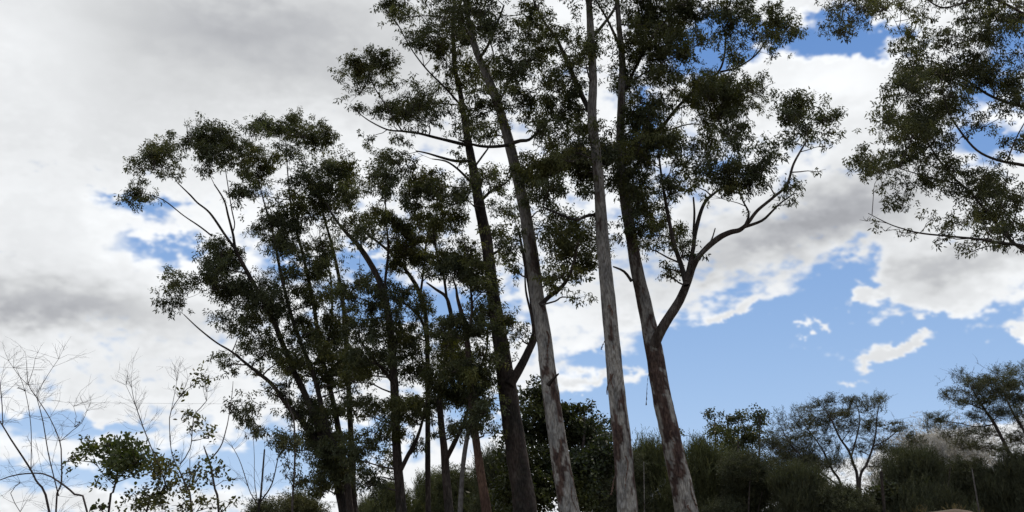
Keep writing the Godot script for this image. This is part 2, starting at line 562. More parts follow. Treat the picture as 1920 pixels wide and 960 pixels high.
func make_sky() -> ImageTexture:
	# gaps (negative) and clouds (positive)
	note(275, 392, 75, 17, -0.56, 8); note(300, 465, 85, 22, -0.66, 4); note(205, 378, 40, 9, -0.35)
	note(60, 795, 110, 22, -0.55); note(190, 790, 60, 8, -0.35); note(160, 900, 170, 26, -0.55); note(455, 865, 120, 42, -0.8); note(560, 880, 60, 40, -0.5)
	note(680, 480, 40, 26, -0.7); note(530, 500, 40, 30, -0.6); note(800, 560, 130, 40, -0.8); note(700, 590, 60, 25, -0.5); note(680, 835, 60, 36, -0.7); note(890, 770, 60, 40, -0.7); note(850, 730, 30, 20, -0.4)
	note(1340, 690, 150, 75, -1.0); note(1170, 760, 120, 70, -0.9, 0); note(1560, 540, 105, 36, -0.85, 12); note(1480, 600, 150, 40, -0.7, 8); note(1600, 740, 300, 62, -1.0); note(1850, 700, 140, 50, -0.9); note(1780, 610, 70, 20, -0.4, 10); note(1260, 640, 60, 30, -0.6); note(1100, 660, 50, 12, -0.55); note(1500, 830, 300, 50, -0.8)
	note(1560, 70, 75, 42, -1.0, 10); note(1640, 95, 55, 30, -0.9); note(1330, 85, 70, 50, -0.9); note(1420, 70, 60, 60, -0.5); note(1205, 235, 30, 40, -0.7); note(1850, 270, 60, 30, -0.7, -20); note(1830, 180, 40, 40, -0.5); note(1900, 90, 40, 50, -0.5)
	note(1504, 606, 14, 9, 1.0, 30); note(1521, 621, 13, 7, 0.9, -10); note(1625, 680, 45, 14, 0.95, 24); note(1680, 652, 40, 13, 0.9, 24); note(1700, 640, 32, 9, 0.55, 20); note(1730, 612, 110, 13, -0.9, 5); note(1800, 655, 120, 24, -0.85, 8); note(1880, 690, 90, 30, -0.5); note(1595, 718, 55, 8, 1.05, 3); note(1400, 575, 80, 16, 0.6, 25); note(1705, 545, 130, 32, 0.7, 5); note(1870, 620, 60, 12, 0.8, 10); note(1620, 560, 60, 14, 0.7, 8); note(1890, 655, 24, 9, 0.8, 8); note(1450, 590, 26, 8, 0.6); note(1380, 588, 26, 7, 0.7, 10); note(1110, 700, 70, 11, 0.9, -6); note(1190, 690, 45, 10, 0.9, 4); note(1090, 722, 50, 8, 0.7); note(1780, 605, 60, 12, 0.6, 12)
	note(1500, 150, 130, 50, 0.85, -6, -0.16); note(1600, 190, 80, 60, 0.7, 0, -0.1); note(1080, 25, 70, 50, 0.5, 0, -0.16); note(1480, 5, 110, 14, 0.8, 0, -0.1); note(1720, 15, 60, 20, 0.5, 0, -0.1)
	note(1760, 830, 130, 22, 0.95, 8); note(1640, 875, 60, 18, 0.9); note(1880, 860, 80, 40, 0.7)
	note(1430, 455, 200, 55, 0.15, 10, 0.40); note(1620, 390, 150, 70, 0.15, 0, 0.24); note(1800, 495, 160, 26, 0.15, 0, 0.26); note(1230, 560, 110, 30, 0.15)
	note(130, 120, 330, 200, 0.45); note(560, 90, 280, 120, 0.45, 0, 0.24); note(350, 40, 150, 60, 0.1, 0, 0.08); note(60, 60, 120, 90, 0.1, 0, -0.10); note(80, 570, 260, 48, 0.15, 0, 0.40); note(60, 460, 110, 60, 0.35, 0, -0.04); note(250, 690, 320, 50, 0.15, 0, -0.02); note(1000, 600, 60, 60, 0.15, 0, -0.05); note(330, 560, 90, 50, 0.1, 0, -0.08); note(700, 300, 200, 100, 0.1, 0, -0.08); note(300, 955, 300, 12, 0.4)
	var W := 4096
	var H := 2048
	var lw := 1024
	var lh := 512
	var low := Image.create_empty(lw, lh, false, Image.FORMAT_RGBF)
	for y in lh:
		for x in lw:
			var el := (0.5 - (y + 0.5) / lh) * PI
			if el < -0.03:
				low.set_pixel(x, y, Color(0.30, 0.27, 0.23))
				continue
			var az := wrapf((x + 0.5) / lw * TAU, -PI, PI)      # a panorama begins at -Z
			low.set_pixel(x, y, sky_color(Vector3(sin(az) * cos(el), maxf(sin(el), 0.0), -cos(az) * cos(el)), false))
	low.resize(W, H, Image.INTERPOLATE_BILINEAR)
	var reach := int(W * 0.60 / TAU)
	for y in range(int(H * (0.5 - 0.60 / PI)), H / 2):
		for x in range(-reach, reach):
			var el := (0.5 - (y + 0.5) / H) * PI
			var az := (x + 0.5) / W * TAU
			low.set_pixel((x + W) % W, y, sky_color(Vector3(sin(az) * cos(el), sin(el), -cos(az) * cos(el)), true))
	return ImageTexture.create_from_image(low)


# ---------------------------------------------------------------- materials
func leaf_material(rough: float, back: Color) -> StandardMaterial3D:
	var m := StandardMaterial3D.new()
	m.vertex_color_use_as_albedo = true
	m.albedo_color = Color.WHITE
	m.roughness = rough
	m.metallic_specular = 0.3
	m.backlight_enabled = true
	m.backlight = back.linear_to_srgb()
	m.cull_mode = BaseMaterial3D.CULL_DISABLED
	return m

func noise_map(freq: float, seed_: int, normal: bool) -> NoiseTexture2D:
	var t := NoiseTexture2D.new()
	var n := FastNoiseLite.new()
	n.seed = seed_
	n.frequency = freq
	n.fractal_octaves = 4
	t.noise = n
	t.width = 512
	t.height = 512
	t.seamless = true
	t.as_normal_map = normal
	t.bump_strength = 6.0
	return t

func make_materials() -> void:
	var b := StandardMaterial3D.new()
	b.vertex_color_use_as_albedo = true
	b.roughness = 0.9
	b.metallic_specular = 0.25
	b.normal_enabled = true
	b.normal_texture = noise_map(0.02, 5, true)
	b.normal_scale = 1.4
	var grain := noise_map(0.028, 19, false)      # fine streaks and flecks of the bark
	var ramp := Gradient.new()
	ramp.offsets = PackedFloat32Array([0.0, 0.36, 0.52, 0.68, 1.0])
	ramp.colors = PackedColorArray([Color(0.60, 0.58, 0.57), Color(0.78, 0.765, 0.75), Color(0.93, 0.92, 0.90), Color(1, 1, 1), Color(1, 0.99, 0.97)])
	grain.color_ramp = ramp
	b.albedo_texture = grain
	b.uv1_triplanar = true
	b.uv1_scale = Vector3(1.5, 0.38, 1.5)
	M.bark = b
	var g := StandardMaterial3D.new()
	g.vertex_color_use_as_albedo = true
	g.roughness = 0.95
	g.normal_enabled = true
	g.normal_texture = noise_map(0.03, 8, true)
	g.normal_scale = 1.0
	g.uv1_triplanar = true
	g.uv1_scale = Vector3.ONE * 0.4
	M.ground = g
	var w := StandardMaterial3D.new()
	w.albedo_color = Color(0.03, 0.03, 0.032).linear_to_srgb()
	w.roughness = 0.6
	M.wire = w
	M.gum = leaf_material(0.6, Color(0.62, 0.70, 0.28))
	M.broad = leaf_material(0.5, Color(0.50, 0.60, 0.18))
	M.fine = leaf_material(0.65, Color(0.40, 0.46, 0.2))
	M.pale = leaf_material(0.8, Color(0.5, 0.49, 0.47))
	M.shoot = leaf_material(0.7, Color(0.40, 0.46, 0.2))
	for k in ["gum", "broad", "fine", "shoot"]:
		SPRAY[k] = []
		for j in 5: SPRAY[k].append(make_spray(k))


# ---------------------------------------------------------------- the scene
func _ready() -> void:
	rng.seed = 20240611
	n_bark.seed = 3; n_bark.frequency = 1.0; n_bark.fractal_octaves = 3
	n_fine.seed = 11; n_fine.frequency = 2.0; n_fine.fractal_octaves = 3
	n_cloud.seed = 21; n_cloud.frequency = 0.55; n_cloud.fractal_octaves = 6; n_cloud.fractal_gain = 0.52
	n_warp.seed = 33; n_warp.frequency = 0.5; n_warp.fractal_octaves = 3

	var cam := Camera3D.new()
	cam.name = "camera"
	add_child(cam)
	cam.position = Vector3(0, EYE, 0)
	cam.rotation_degrees = Vector3(PITCH, 0, 0)
	cam.fov = FOV
	cam.near = 0.1
	cam.far = 4000.0
	cam.current = true

	var env := Environment.new()
	env.background_mode = Environment.BG_SKY
	var sm := PanoramaSkyMaterial.new()
	sm.panorama = make_sky()
	env.sky = Sky.new()
	env.sky.sky_material = sm
	env.background_energy_multiplier = 1.0
	env.tonemap_mode = Environment.TONE_MAPPER_LINEAR
	env.tonemap_exposure = 1.0
	env.sdfgi_enabled = true
	env.ssao_enabled = true
	env.ssil_enabled = true
	var we := WorldEnvironment.new()
	we.name = "world"
	we.environment = env
	add_child(we)

	var sun := DirectionalLight3D.new()
	sun.name = "sun"
	add_child(sun)
	sun.rotation_degrees = Vector3(-58, 180 - 22, 0)       # high, behind the grove, a little to the right
	sun.light_energy = 0.8
	sun.light_color = Color(1.0, 0.95, 0.88)
	sun.light_angular_distance = 0.5
	sun.shadow_enabled = true

	make_materials()
	var gr := part(self, "ground", ground_mesh(), M.ground, "structure")
	tag(gr, "brown earth with dry grass and a low bare bank by the hedge", "ground")

	pale_trees()
	dark_tree()
	left_grove()
	right_tree()
	hedge()
	feather_trees()
	bare_shrubs()
	small_things()
	dry_grass()


const GROVE := "gum trees of the grove"

func pale_trees() -> void:
	# leaning pale trunk
	var t := plant("gum_tree", "gum tree with the leaning pale grey trunk and a broken spur", "tree", GROVE, ground_under(1082, 24.0), 24.0)
	t.tint = Color(0.062, 0.071, 0.041)
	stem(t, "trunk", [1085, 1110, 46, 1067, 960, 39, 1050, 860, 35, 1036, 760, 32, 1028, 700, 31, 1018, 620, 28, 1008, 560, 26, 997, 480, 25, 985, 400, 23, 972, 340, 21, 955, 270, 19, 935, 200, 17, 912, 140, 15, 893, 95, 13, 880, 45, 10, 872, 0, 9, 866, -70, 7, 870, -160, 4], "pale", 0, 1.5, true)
	bark_strips(t, 7, 1.8, 7.0)
	stem(t, "branch", [1013, 572, 10, 1030, 556, 9, 1050, 541, 8, 1066, 520, 6, 1076, 490, 5, 1085, 450, 3], "dark", 0, -0.8)
	stem(t, "spur", [1028, 722, 9, 1036, 712, 6, 1047, 701, 3], "dark", -0.3, -0.5)
	stem(t, "branch", [962, 268, 8, 976, 264, 7, 992, 262, 6, 1008, 247, 5, 1025, 225, 3], "dark", 0.6, 0.0)
	stem(t, "branch", [954, 272, 7, 925, 275, 6, 895, 273, 5, 860, 262, 3], "dark", 0.7, -0.6)
	stem(t, "branch", [900, 108, 6, 915, 85, 5, 930, 50, 4, 945, 10, 3], "dark", 1.0, 0.2)
	leafy(t, [867, 25, 36, 32, 1.3, 912, 45, 30, 25, 0.9, 958, 138, 32, 36, 1.0, 1000, 100, 36, 40, 1.3, 996, 25, 36, 30, 1.2, 975, 183, 36, 32, 1.0, 1017, 233, 30, 20, 0.8, 1000, 320, 50, 26, 1.6,
		1068, 458, 46, 46, 1.8, 1085, 500, 32, 38, 1.3, 1033, 528, 30, 20, 0.7, 1080, 555, 30, 12, 0.4, 963, 458, 24, 33, 0.7, 1050, 423, 36, 20, 1.2, 1017, 365, 45, 22, 0.7, 892, 195, 40, 28, 1.0, 908, 255, 28, 18, 0.8, 955, 500, 20, 26, 0.6, 935, 70, 26, 30, 0.8])
	leafy(t, [860, -60, 60, 40, 1.1, 930, -60, 60, 45, 1.1, 890, -140, 60, 50, 1.1])
	finish(t)
	# straight pale trunk
	t = plant("gum_tree", "tallest straight pale gum tree standing between the two leaning pale trunks", "tree", GROVE, ground_under(1186, 23.0), 23.0)
	t.tint = Color(0.062, 0.071, 0.041)
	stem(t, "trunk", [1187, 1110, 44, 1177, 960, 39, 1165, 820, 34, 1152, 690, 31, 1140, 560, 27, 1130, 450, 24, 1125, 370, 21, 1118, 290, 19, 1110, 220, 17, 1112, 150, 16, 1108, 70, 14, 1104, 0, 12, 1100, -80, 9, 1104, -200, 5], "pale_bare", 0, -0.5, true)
	bark_strips(t, 7, 1.8, 7.0)
	stem(t, "branch", [1110, 218, 10, 1087, 170, 9, 1065, 120, 8, 1042, 70, 6, 1020, 40, 4, 1000, 0, 3], "dark", 0, 1.2)
	stem(t, "branch", [1125, 402, 7, 1100, 405, 6, 1080, 412, 5, 1050, 402, 5, 1018, 388, 3], "dark", 0, -0.5)
	stem(t, "branch", [1110, 72, 6, 1128, 50, 6, 1150, 20, 5, 1162, -10, 4], "dark", 0, 0.5)
	leafy(t, [1050, 200, 44, 44, 1.1, 1042, 62, 30, 28, 0.8, 1070, 140, 32, 34, 0.8, 1117, 70, 20, 25, 0.7, 1058, 292, 44, 28, 1.5, 1104, 285, 36, 24, 1.6, 1037, 308, 38, 26, 1.6, 1085, 320, 40, 24, 1.7, 1140, 300, 34, 24, 1.5, 1033, 350, 34, 20, 1.0, 1104, 350, 20, 20, 0.9, 1085, 240, 30, 26, 1.0, 1030, 160, 26, 28, 0.9, 1098, 105, 20, 30, 0.9])
	leafy(t, [1060, -60, 50, 40, 0.9, 1140, -70, 60, 50, 1.0, 1100, -170, 60, 50, 1.1])
	finish(t)
	# patched trunk with the big fork
	t = plant("gum_tree", "gum tree with red-brown trunk patches and one big crooked limb forking right", "tree", GROVE, ground_under(1306, 24.5), 24.5)
	t.tint = Color(0.062, 0.071, 0.041)
	stem(t, "trunk", [1308, 1110, 50, 1287, 960, 44, 1262, 840, 38, 1240, 740, 35, 1225, 650, 33, 1213, 590, 27, 1195, 510, 24, 1183, 440, 22, 1172, 370, 20, 1163, 290, 17, 1165, 200, 15, 1167, 120, 13, 1160, 40, 10, 1156, -40, 8, 1160, -150, 4], "patched", 0, 0.5, true)
	bark_strips(t, 7, 1.8, 7.0)
	stem(t, "limb", [1226, 648, 20.6, 1238, 622, 19.8, 1252, 598, 18.1, 1275, 562, 16.3, 1290, 527, 14.6, 1300, 500, 11.2, 1315, 475, 10.3, 1345, 448, 11.2, 1368, 436, 10.3, 1387, 431, 8.6, 1402, 418, 6.88, 1420, 395, 6.02, 1450, 370, 5.16, 1475, 347, 5.16, 1487, 310, 4.3, 1500, 285, 3.44, 1514, 262, 2.58], "limb", 0, -2.2)
	stem(t, "branch", [1287, 535, 11, 1278, 500, 10, 1263, 455, 8, 1252, 400, 7, 1243, 350, 5, 1235, 290, 3], "dark", -0.9, -0.2)
	stem(t, "branch", [1286, 528, 10, 1299, 470, 8, 1303, 440, 8, 1313, 400, 7, 1325, 375, 6, 1348, 356, 4], "dark", -0.9, 0.6)
	stem(t, "branch", [1300, 440, 5, 1302, 400, 4, 1300, 370, 3], "dark", -0.4, -0.3)
	stem(t, "branch", [1303, 488, 6, 1322, 468, 5, 1334, 450, 3, 1341, 428, 2], "grey", -1.0, -1.6)
	stem(t, "branch", [1397, 422, 5, 1404, 400, 4, 1392, 375, 3, 1385, 355, 2], "dark", -1.5, -1.2)
	stem(t, "branch", [1395, 426, 6, 1428, 414, 5, 1446, 398, 4, 1462, 382, 3, 1490, 362, 2], "dark", -1.5, -2.0)
	stem(t, "branch", [1184, 527, 6, 1170, 509, 5, 1150, 500, 3], "dark", 0.1, 0.3)
	stem(t, "branch", [1165, 95, 6, 1150, 60, 5, 1135, 30, 4, 1113, -6, 3], "dark", 0.3, 0.0)
	stem(t, "branch", [1170, 350, 9, 1200, 300, 8, 1240, 240, 7, 1290, 180, 5, 1350, 130, 4, 1362, 60, 3], "dark", 0.2, 1.4)
	stem(t, "branch", [1167, 180, 7, 1195, 120, 6, 1230, 60, 5, 1280, 10, 4, 1330, -30, 3], "dark", 0.4, -1.0)
	stem(t, "branch", [1350, 135, 4, 1385, 125, 3, 1420, 100, 3, 1445, 60, 2], "dark", 1.4, 1.0)
	leafy(t, [1233, 42, 56, 42, 1.5, 1290, 25, 38, 28, 1.2, 1200, 96, 46, 44, 1.5, 1267, 96, 36, 34, 1.1, 1233, 142, 42, 28, 1.0, 1180, 158, 34, 34, 1.3, 1308, 80, 24, 20, 0.7, 1370, 38, 28, 24, 1.1, 1437, 42, 44, 28, 1.2, 1458, 71, 34, 24, 0.8, 1450, 104, 14, 10, 0.5, 1383, 112, 18, 16, 0.7, 1342, 17, 30, 18, 0.8, 1400, 15, 30, 14, 0.8,
		1333, 175, 52, 36, 1.6, 1387, 187, 42, 32, 1.7, 1317, 225, 36, 24, 0.8, 1387, 237, 30, 22, 0.8, 1300, 183, 30, 30, 1.1, 1350, 150, 40, 20, 1.0])
	leafy(t, [1500, 212, 34, 32, 1.5, 1548, 217, 22, 26, 1.0, 1504, 250, 22, 16, 0.7, 1472, 220, 14, 22, 0.9, 1545, 272, 20, 10, 0.3, 1362, 329, 36, 34, 1.8, 1425, 317, 44, 30, 1.3, 1400, 345, 30, 20, 1.0, 1479, 350, 24, 18, 0.6, 1487, 379, 16, 11, 0.5, 1533, 320, 18, 7, 0.25, 1462, 372, 18, 12, 0.4], -2.4, -1.2)
	leafy(t, [1192, 225, 30, 38, 1.4, 1233, 267, 36, 30, 1.2, 1267, 287, 30, 32, 1.3, 1208, 292, 40, 34, 1.6, 1167, 292, 32, 30, 1.6, 1333, 267, 32, 26, 0.7, 1292, 337, 30, 24, 0.7, 1200, 354, 38, 28, 1.5, 1200, 392, 34, 22, 1.3, 1387, 275, 28, 20, 0.7, 1200, 425, 28, 22, 1.2, 1213, 460, 22, 18, 0.8, 1237, 413, 22, 22, 1.1, 1273, 440, 18, 26, 0.8, 1250, 500, 7, 13, 0.8, 1257, 350, 28, 24, 0.8, 1280, 465, 12, 22, 0.7, 1307, 307, 26, 20, 0.7, 1240, 205, 30, 26, 1.0, 1170, 330, 24, 28, 1.3])
	leafy(t, [1200, -60, 70, 50, 1.2, 1300, -70, 70, 50, 1.1, 1400, -50, 50, 40, 1.0, 1230, -160, 70, 50, 1.1])
	finish(t)

func dark_tree() -> void:
	var t := plant("gum_tree", "dark brown gum tree whose thick trunk forks low, left of the leaning pale trunk", "tree", GROVE, ground_under(992, 26.5), 26.5)
	t.tint = Color(0.062, 0.071, 0.041)
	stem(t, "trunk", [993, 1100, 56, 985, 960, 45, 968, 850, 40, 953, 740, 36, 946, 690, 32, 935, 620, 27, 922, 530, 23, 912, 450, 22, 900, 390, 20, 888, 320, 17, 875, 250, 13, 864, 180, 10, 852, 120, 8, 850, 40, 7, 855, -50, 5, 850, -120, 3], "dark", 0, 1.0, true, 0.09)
	stem(t, "limb", [955, 722, 20, 975, 690, 16, 990, 660, 15, 1001, 634, 14, 1003, 615, 11, 997, 560, 9, 988, 510, 8, 978, 460, 5, 972, 430, 3], "dark", 0, 0.8)
	stem(t, "branch", [1002, 628, 6.24, 996, 590, 4.68, 986, 545, 3.9, 984, 500, 2.34], "dark", 0.4, 0.2)
	stem(t, "branch", [886, 345, 5.46, 868, 326, 4.68, 852, 312, 3.9, 835, 302, 3.12, 810, 298, 1.56], "dark", 0.2, -0.6)
	stem(t, "branch", [882, 302, 6.24, 855, 302, 5.46, 830, 296, 4.68, 800, 287, 3.12, 780, 283, 2.34], "dark", 0.3, -0.4)
	stem(t, "branch", [878, 273, 7.02, 850, 266, 6.24, 817, 258, 5.46, 785, 250, 4.68, 754, 246, 3.9, 726, 243, 3.12, 690, 225, 2.34, 665, 205, 1.56], "dark", 0.4, -1.2)
	stem(t, "branch", [906, 372, 6.24, 925, 355, 4.68, 946, 345, 3.12, 960, 330, 2.34], "dark", 0.2, -0.5)
	stem(t, "branch", [892, 310, 4.68, 905, 292, 3.9, 917, 275, 3.12, 930, 250, 2.34], "dark", 0.3, 0.8)
	stem(t, "branch", [918, 480, 6.24, 938, 468, 4.68, 960, 450, 3.12], "dark", 0.0, -0.6)
	stem(t, "branch", [866, 200, 4.68, 835, 165, 3.9, 800, 130, 3.12, 770, 90, 2.34, 745, 45, 2.34, 720, 15, 1.56], "dark", 0.6, -0.6)
	stem(t, "branch", [754, 246, 3.12, 725, 200, 2.34, 700, 160, 2.34, 690, 130, 1.56], "dark", -0.9, -1.3)
	leafy(t, [685, 121, 38, 26, 1.3, 710, 110, 20, 18, 1.2, 675, 165, 50, 36, 0.5, 733, 217, 30, 28, 1.3, 667, 200, 24, 14, 0.5, 718, 8, 18, 12, 1.0, 735, 25, 16, 18, 0.7, 767, 25, 40, 22, 0.5, 787, 85, 40, 34, 0.6, 833, 105, 32, 28, 1.2, 870, 78, 28, 28, 1.2, 800, 183, 40, 34, 0.8, 858, 140, 34, 32, 1.1, 808, 218, 38, 22, 0.6, 888, 235, 36, 22, 0.7, 692, 260, 24, 8, 0.5, 758, 265, 25, 13, 0.5, 765, 205, 28, 24, 0.7, 820, 55, 30, 26, 0.7, 740, 160, 22, 18, 0.4])
	leafy(t, [717, 292, 30, 22, 0.7, 733, 325, 32, 28, 1.0, 808, 346, 42, 26, 1.1, 865, 362, 22, 20, 1.0, 783, 375, 28, 24, 1.1, 725, 357, 18, 16, 0.9, 825, 355, 26, 20, 1.0, 935, 342, 18, 18, 0.9, 940, 385, 24, 24, 0.6, 925, 440, 18, 20, 0.5, 945, 610, 16, 20, 0.9, 962, 612, 16, 20, 0.8, 865, 300, 24, 14, 0.5, 960, 400, 22, 22, 0.6, 950, 480, 14, 18, 0.5, 915, 330, 16, 20, 0.7])
	leafy(t, [840, -50, 60, 40, 1.0, 770, -45, 40, 30, 0.9, 840, -120, 50, 40, 1.0])
	finish(t)

func left_grove() -> void:
	# the many-stemmed tree at the left of the grove
	var t := plant("gum_tree", "many-stemmed dark gum tree whose stems fan out, leftmost of the grove", "tree", GROVE, ground_under(668, 30.0), 30.0)
	t.tint = Color(0.062, 0.071, 0.041)
	stem(t, "trunk", [672, 1085, 20.3, 640, 930, 16.4, 612, 840, 14, 592, 790, 12.5, 570, 735, 11.7, 548, 690, 10.9, 530, 645, 10.1, 508, 590, 9.36, 480, 540, 8.58, 458, 500, 7.02, 442, 468, 6.24, 437, 440, 4.68, 428, 405, 3.9, 420, 375, 3.12, 402, 346, 2.34], "dark", 0, -1.5, true)
	stem(t, "branch", [444, 471, 6.24, 423, 442, 4.68, 394, 400, 3.9, 370, 380, 3.12, 357, 366, 3.12, 332, 342, 1.56], "dark", -1.2, -2.0)
	stem(t, "branch", [398, 443, 3.12, 375, 425, 3.12, 344, 404, 2.34, 311, 378, 2.34, 285, 366, 1.56, 262, 362, 1.56], "dark", -1.6, -2.4)
	stem(t, "branch", [436, 436, 3.12, 440, 420, 2.34, 434, 390, 2.34, 423, 320, 1.56], "dark", -1.3, -1.0)
	stem(t, "trunk", [664, 1085, 17.2, 630, 900, 14, 595, 830, 11.7, 562, 785, 10.1, 540, 762, 8.58, 511, 722, 7.02, 485, 700, 6.24, 462, 682, 5.46, 435, 660, 3.9, 410, 645, 3.12, 392, 632, 3.12, 368, 612, 2.34, 345, 590, 1.56], "dark", 0.3, -2.5, true)
	stem(t, "trunk", [676, 1085, 17.2, 652, 930, 14, 642, 850, 11.7, 626, 760, 10.1, 602, 660, 8.58, 586, 560, 7.02, 566, 470, 5.46, 548, 400, 3.9, 540, 330, 2.34, 536, 270, 1.56], "dark", 0.5, 1.0, true)
	stem(t, "trunk", [682, 1085, 15.6, 663, 940, 13.3, 660, 850, 11.7, 655, 760, 9.36, 650, 660, 8.58, 642, 560, 7.02, 625, 470, 5.46, 606, 400, 3.9, 595, 330, 2.34], "dark", 0.8, 1.8, true)
	stem(t, "trunk", [660, 1085, 15.6, 650, 900, 12.5, 612, 800, 10.1, 590, 710, 8.58, 552, 610, 7.02, 528, 520, 5.46, 512, 440, 3.9, 490, 360, 2.34, 480, 310, 1.56], "dark", -0.5, -0.6, true)
	stem(t, "branch", [606, 680, 6.24, 620, 610, 4.68, 622, 540, 3.9, 610, 470, 2.34], "dark", 0.6, 0.2)
	leafy(t, [298, 280, 36, 30, 1.0, 285, 300, 24, 20, 0.9, 319, 322, 22, 15, 0.5, 380, 268, 36, 28, 1.8, 415, 270, 30, 30, 2.0, 394, 300, 36, 18, 1.2, 394, 325, 26, 10, 0.4, 261, 352, 14, 22, 0.9, 250, 365, 12, 10, 0.7, 319, 562, 22, 28, 0.9, 345, 538, 22, 12, 0.7, 362, 528, 14, 10, 0.6], -2.4, -1.6)
	leafy(t, [498, 240, 34, 18, 1.6, 545, 237, 38, 20, 1.5, 585, 250, 34, 20, 1.2, 612, 262, 24, 22, 0.9, 490, 304, 40, 32, 1.2, 455, 362, 26, 28, 0.9, 586, 338, 46, 34, 1.7, 640, 312, 30, 20, 1.5, 523, 417, 38, 40, 1.5, 602, 378, 46, 28, 1.4, 655, 379, 28, 24, 1.4, 548, 458, 38, 36, 1.1, 594, 490, 36, 40, 0.8, 550, 290, 40, 26, 0.5, 560, 385, 24, 22, 0.8, 470, 335, 24, 22, 0.7, 640, 350, 30, 22, 0.8])
	leafy(t, [415, 492, 36, 42, 1.6, 473, 546, 45, 32, 1.5, 437, 545, 24, 18, 1.2, 492, 567, 36, 32, 1.9, 450, 617, 28, 20, 0.9, 475, 600, 28, 24, 1.1, 500, 640, 36, 20, 0.8, 432, 682, 14, 12, 0.7, 440, 697, 12, 12, 0.6, 468, 650, 22, 16, 0.7, 525, 670, 30, 20, 0.8, 395, 520, 18, 20, 1.0, 440, 480, 24, 24, 1.0, 478, 700, 18, 14, 0.45, 500, 730, 18, 14, 0.4], -1.8, -0.4)
	leafy(t, [550, 510, 26, 24, 0.9, 600, 505, 24, 22, 1.1, 575, 567, 28, 26, 1.0, 620, 542, 16, 18, 0.9, 617, 597, 25, 20, 1.1, 575, 630, 34, 28, 1.1, 625, 640, 32, 26, 1.1, 587, 675, 38, 28, 1.2, 650, 680, 34, 26, 1.3, 577, 768, 28, 28, 1.3, 534, 735, 20, 20, 0.7, 611, 768, 30, 28, 1.5, 668, 701, 32, 22, 1.3, 620, 826, 38, 30, 1.6, 600, 855, 32, 25, 1.5, 568, 826, 16, 16, 0.8, 606, 907, 36, 25, 1.3, 560, 700, 24, 22, 0.9, 620, 720, 26, 24, 1.2, 545, 600, 24, 22, 0.9, 650, 600, 20, 24, 0.8, 640, 880, 28, 26, 1.3], -1.3, 1.3, 1.3)
	finish(t)
	# five slender neighbours
	t = plant("gum_tree", "slender dark gum tree with a small low fork, right of the many-stemmed one", "tree", GROVE, ground_under(762, 28.0), 28.0)
	t.tint = Color(0.062, 0.071, 0.041)
	stem(t, "trunk", [762, 1090, 26, 753, 960, 20, 744, 850, 17, 741, 760, 16, 736, 660, 14, 728, 590, 13, 716, 540, 12, 698, 500, 11, 670, 458, 9, 645, 432, 6, 625, 405, 4, 612, 380, 2], "dark", 0, 0.6, true)
	stem(t, "branch", [752, 880, 9, 766, 852, 8, 780, 827, 7, 792, 790, 5, 800, 750, 3], "dark", 0, -0.5)
	stem(t, "branch", [730, 610, 8, 722, 540, 6, 728, 470, 5, 724, 410, 3, 722, 350, 2], "dark", 0.4, 0.0)
	stem(t, "branch", [739, 720, 7, 715, 690, 5, 690, 660, 4, 672, 630, 3], "dark", 0.1, -0.7)
	leafy(t, [700, 567, 24, 20, 1.0, 710, 545, 26, 20, 1.0, 675, 537, 22, 15, 0.7, 650, 552, 26, 22, 0.7, 675, 632, 34, 28, 0.8, 697, 672, 46, 26, 1.0, 687, 700, 28, 22, 0.8, 668, 773, 22, 26, 0.8, 660, 855, 28, 28, 1.0, 688, 905, 36, 20, 0.8, 711, 763, 22, 22, 0.8, 755, 770, 30, 28, 1.4, 735, 811, 22, 22, 1.0, 779, 835, 15, 20, 0.6, 707, 826, 20, 22, 0.7, 677, 442, 15, 14, 0.8, 660, 420, 16, 14, 0.6, 712, 412, 28, 19, 1.5, 700, 440, 22, 14, 0.8, 752, 660, 20, 26, 0.8, 720, 610, 26, 22, 0.8, 735, 860, 18, 18, 0.6], -1.3, 1.3, 1.3)
	finish(t)
	t = plant("gum_tree", "thinnest straight black-stemmed gum tree with branches spreading left high up", "tree", GROVE, ground_under(806, 29.0), 29.0)
	t.tint = Color(0.062, 0.071, 0.041)
	stem(t, "trunk", [806, 1088, 13, 803, 960, 10, 802, 860, 10, 802, 700, 9, 799, 600, 9, 790, 560, 8, 780, 535, 8, 765, 512, 7, 750, 492, 6, 722, 465, 5, 690, 440, 4, 660, 420, 3], "dark", 0, 1.2, true)
	stem(t, "branch", [800, 640, 6, 790, 600, 5, 760, 570, 4, 735, 560, 3], "dark", 0.3, -0.4)
	stem(t, "branch", [788, 555, 5, 795, 500, 4, 800, 450, 4, 810, 410, 3], "dark", 0.6, 0.2)
	leafy(t, [770, 435, 30, 24, 1.4, 760, 475, 34, 22, 1.6, 722, 357, 18, 16, 0.8, 770, 370, 20, 16, 0.8, 780, 492, 28, 20, 1.4, 752, 545, 16, 15, 0.8, 795, 572, 14, 28, 1.0, 755, 618, 20, 20, 0.9, 780, 650, 22, 36, 0.9, 783, 768, 22, 20, 0.9, 740, 500, 18, 16, 0.9, 790, 700, 22, 22, 0.9, 815, 450, 16, 20, 0.7, 735, 580, 16, 16, 0.6], -1.3, 1.3, 1.3)
	finish(t)
	t = plant("gum_tree", "dark gum tree with a crooked brown trunk right of the thinnest straight stem", "tree", GROVE, ground_under(852, 27.5), 27.5)
	t.tint = Color(0.057, 0.066, 0.038)
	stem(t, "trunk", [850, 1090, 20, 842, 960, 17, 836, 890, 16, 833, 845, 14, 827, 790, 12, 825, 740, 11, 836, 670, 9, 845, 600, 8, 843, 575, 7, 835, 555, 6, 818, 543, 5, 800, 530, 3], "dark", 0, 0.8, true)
	stem(t, "branch", [836, 862, 10, 852, 830, 9, 864, 805, 7, 876, 770, 5, 880, 740, 3], "dark", 0, -0.4)
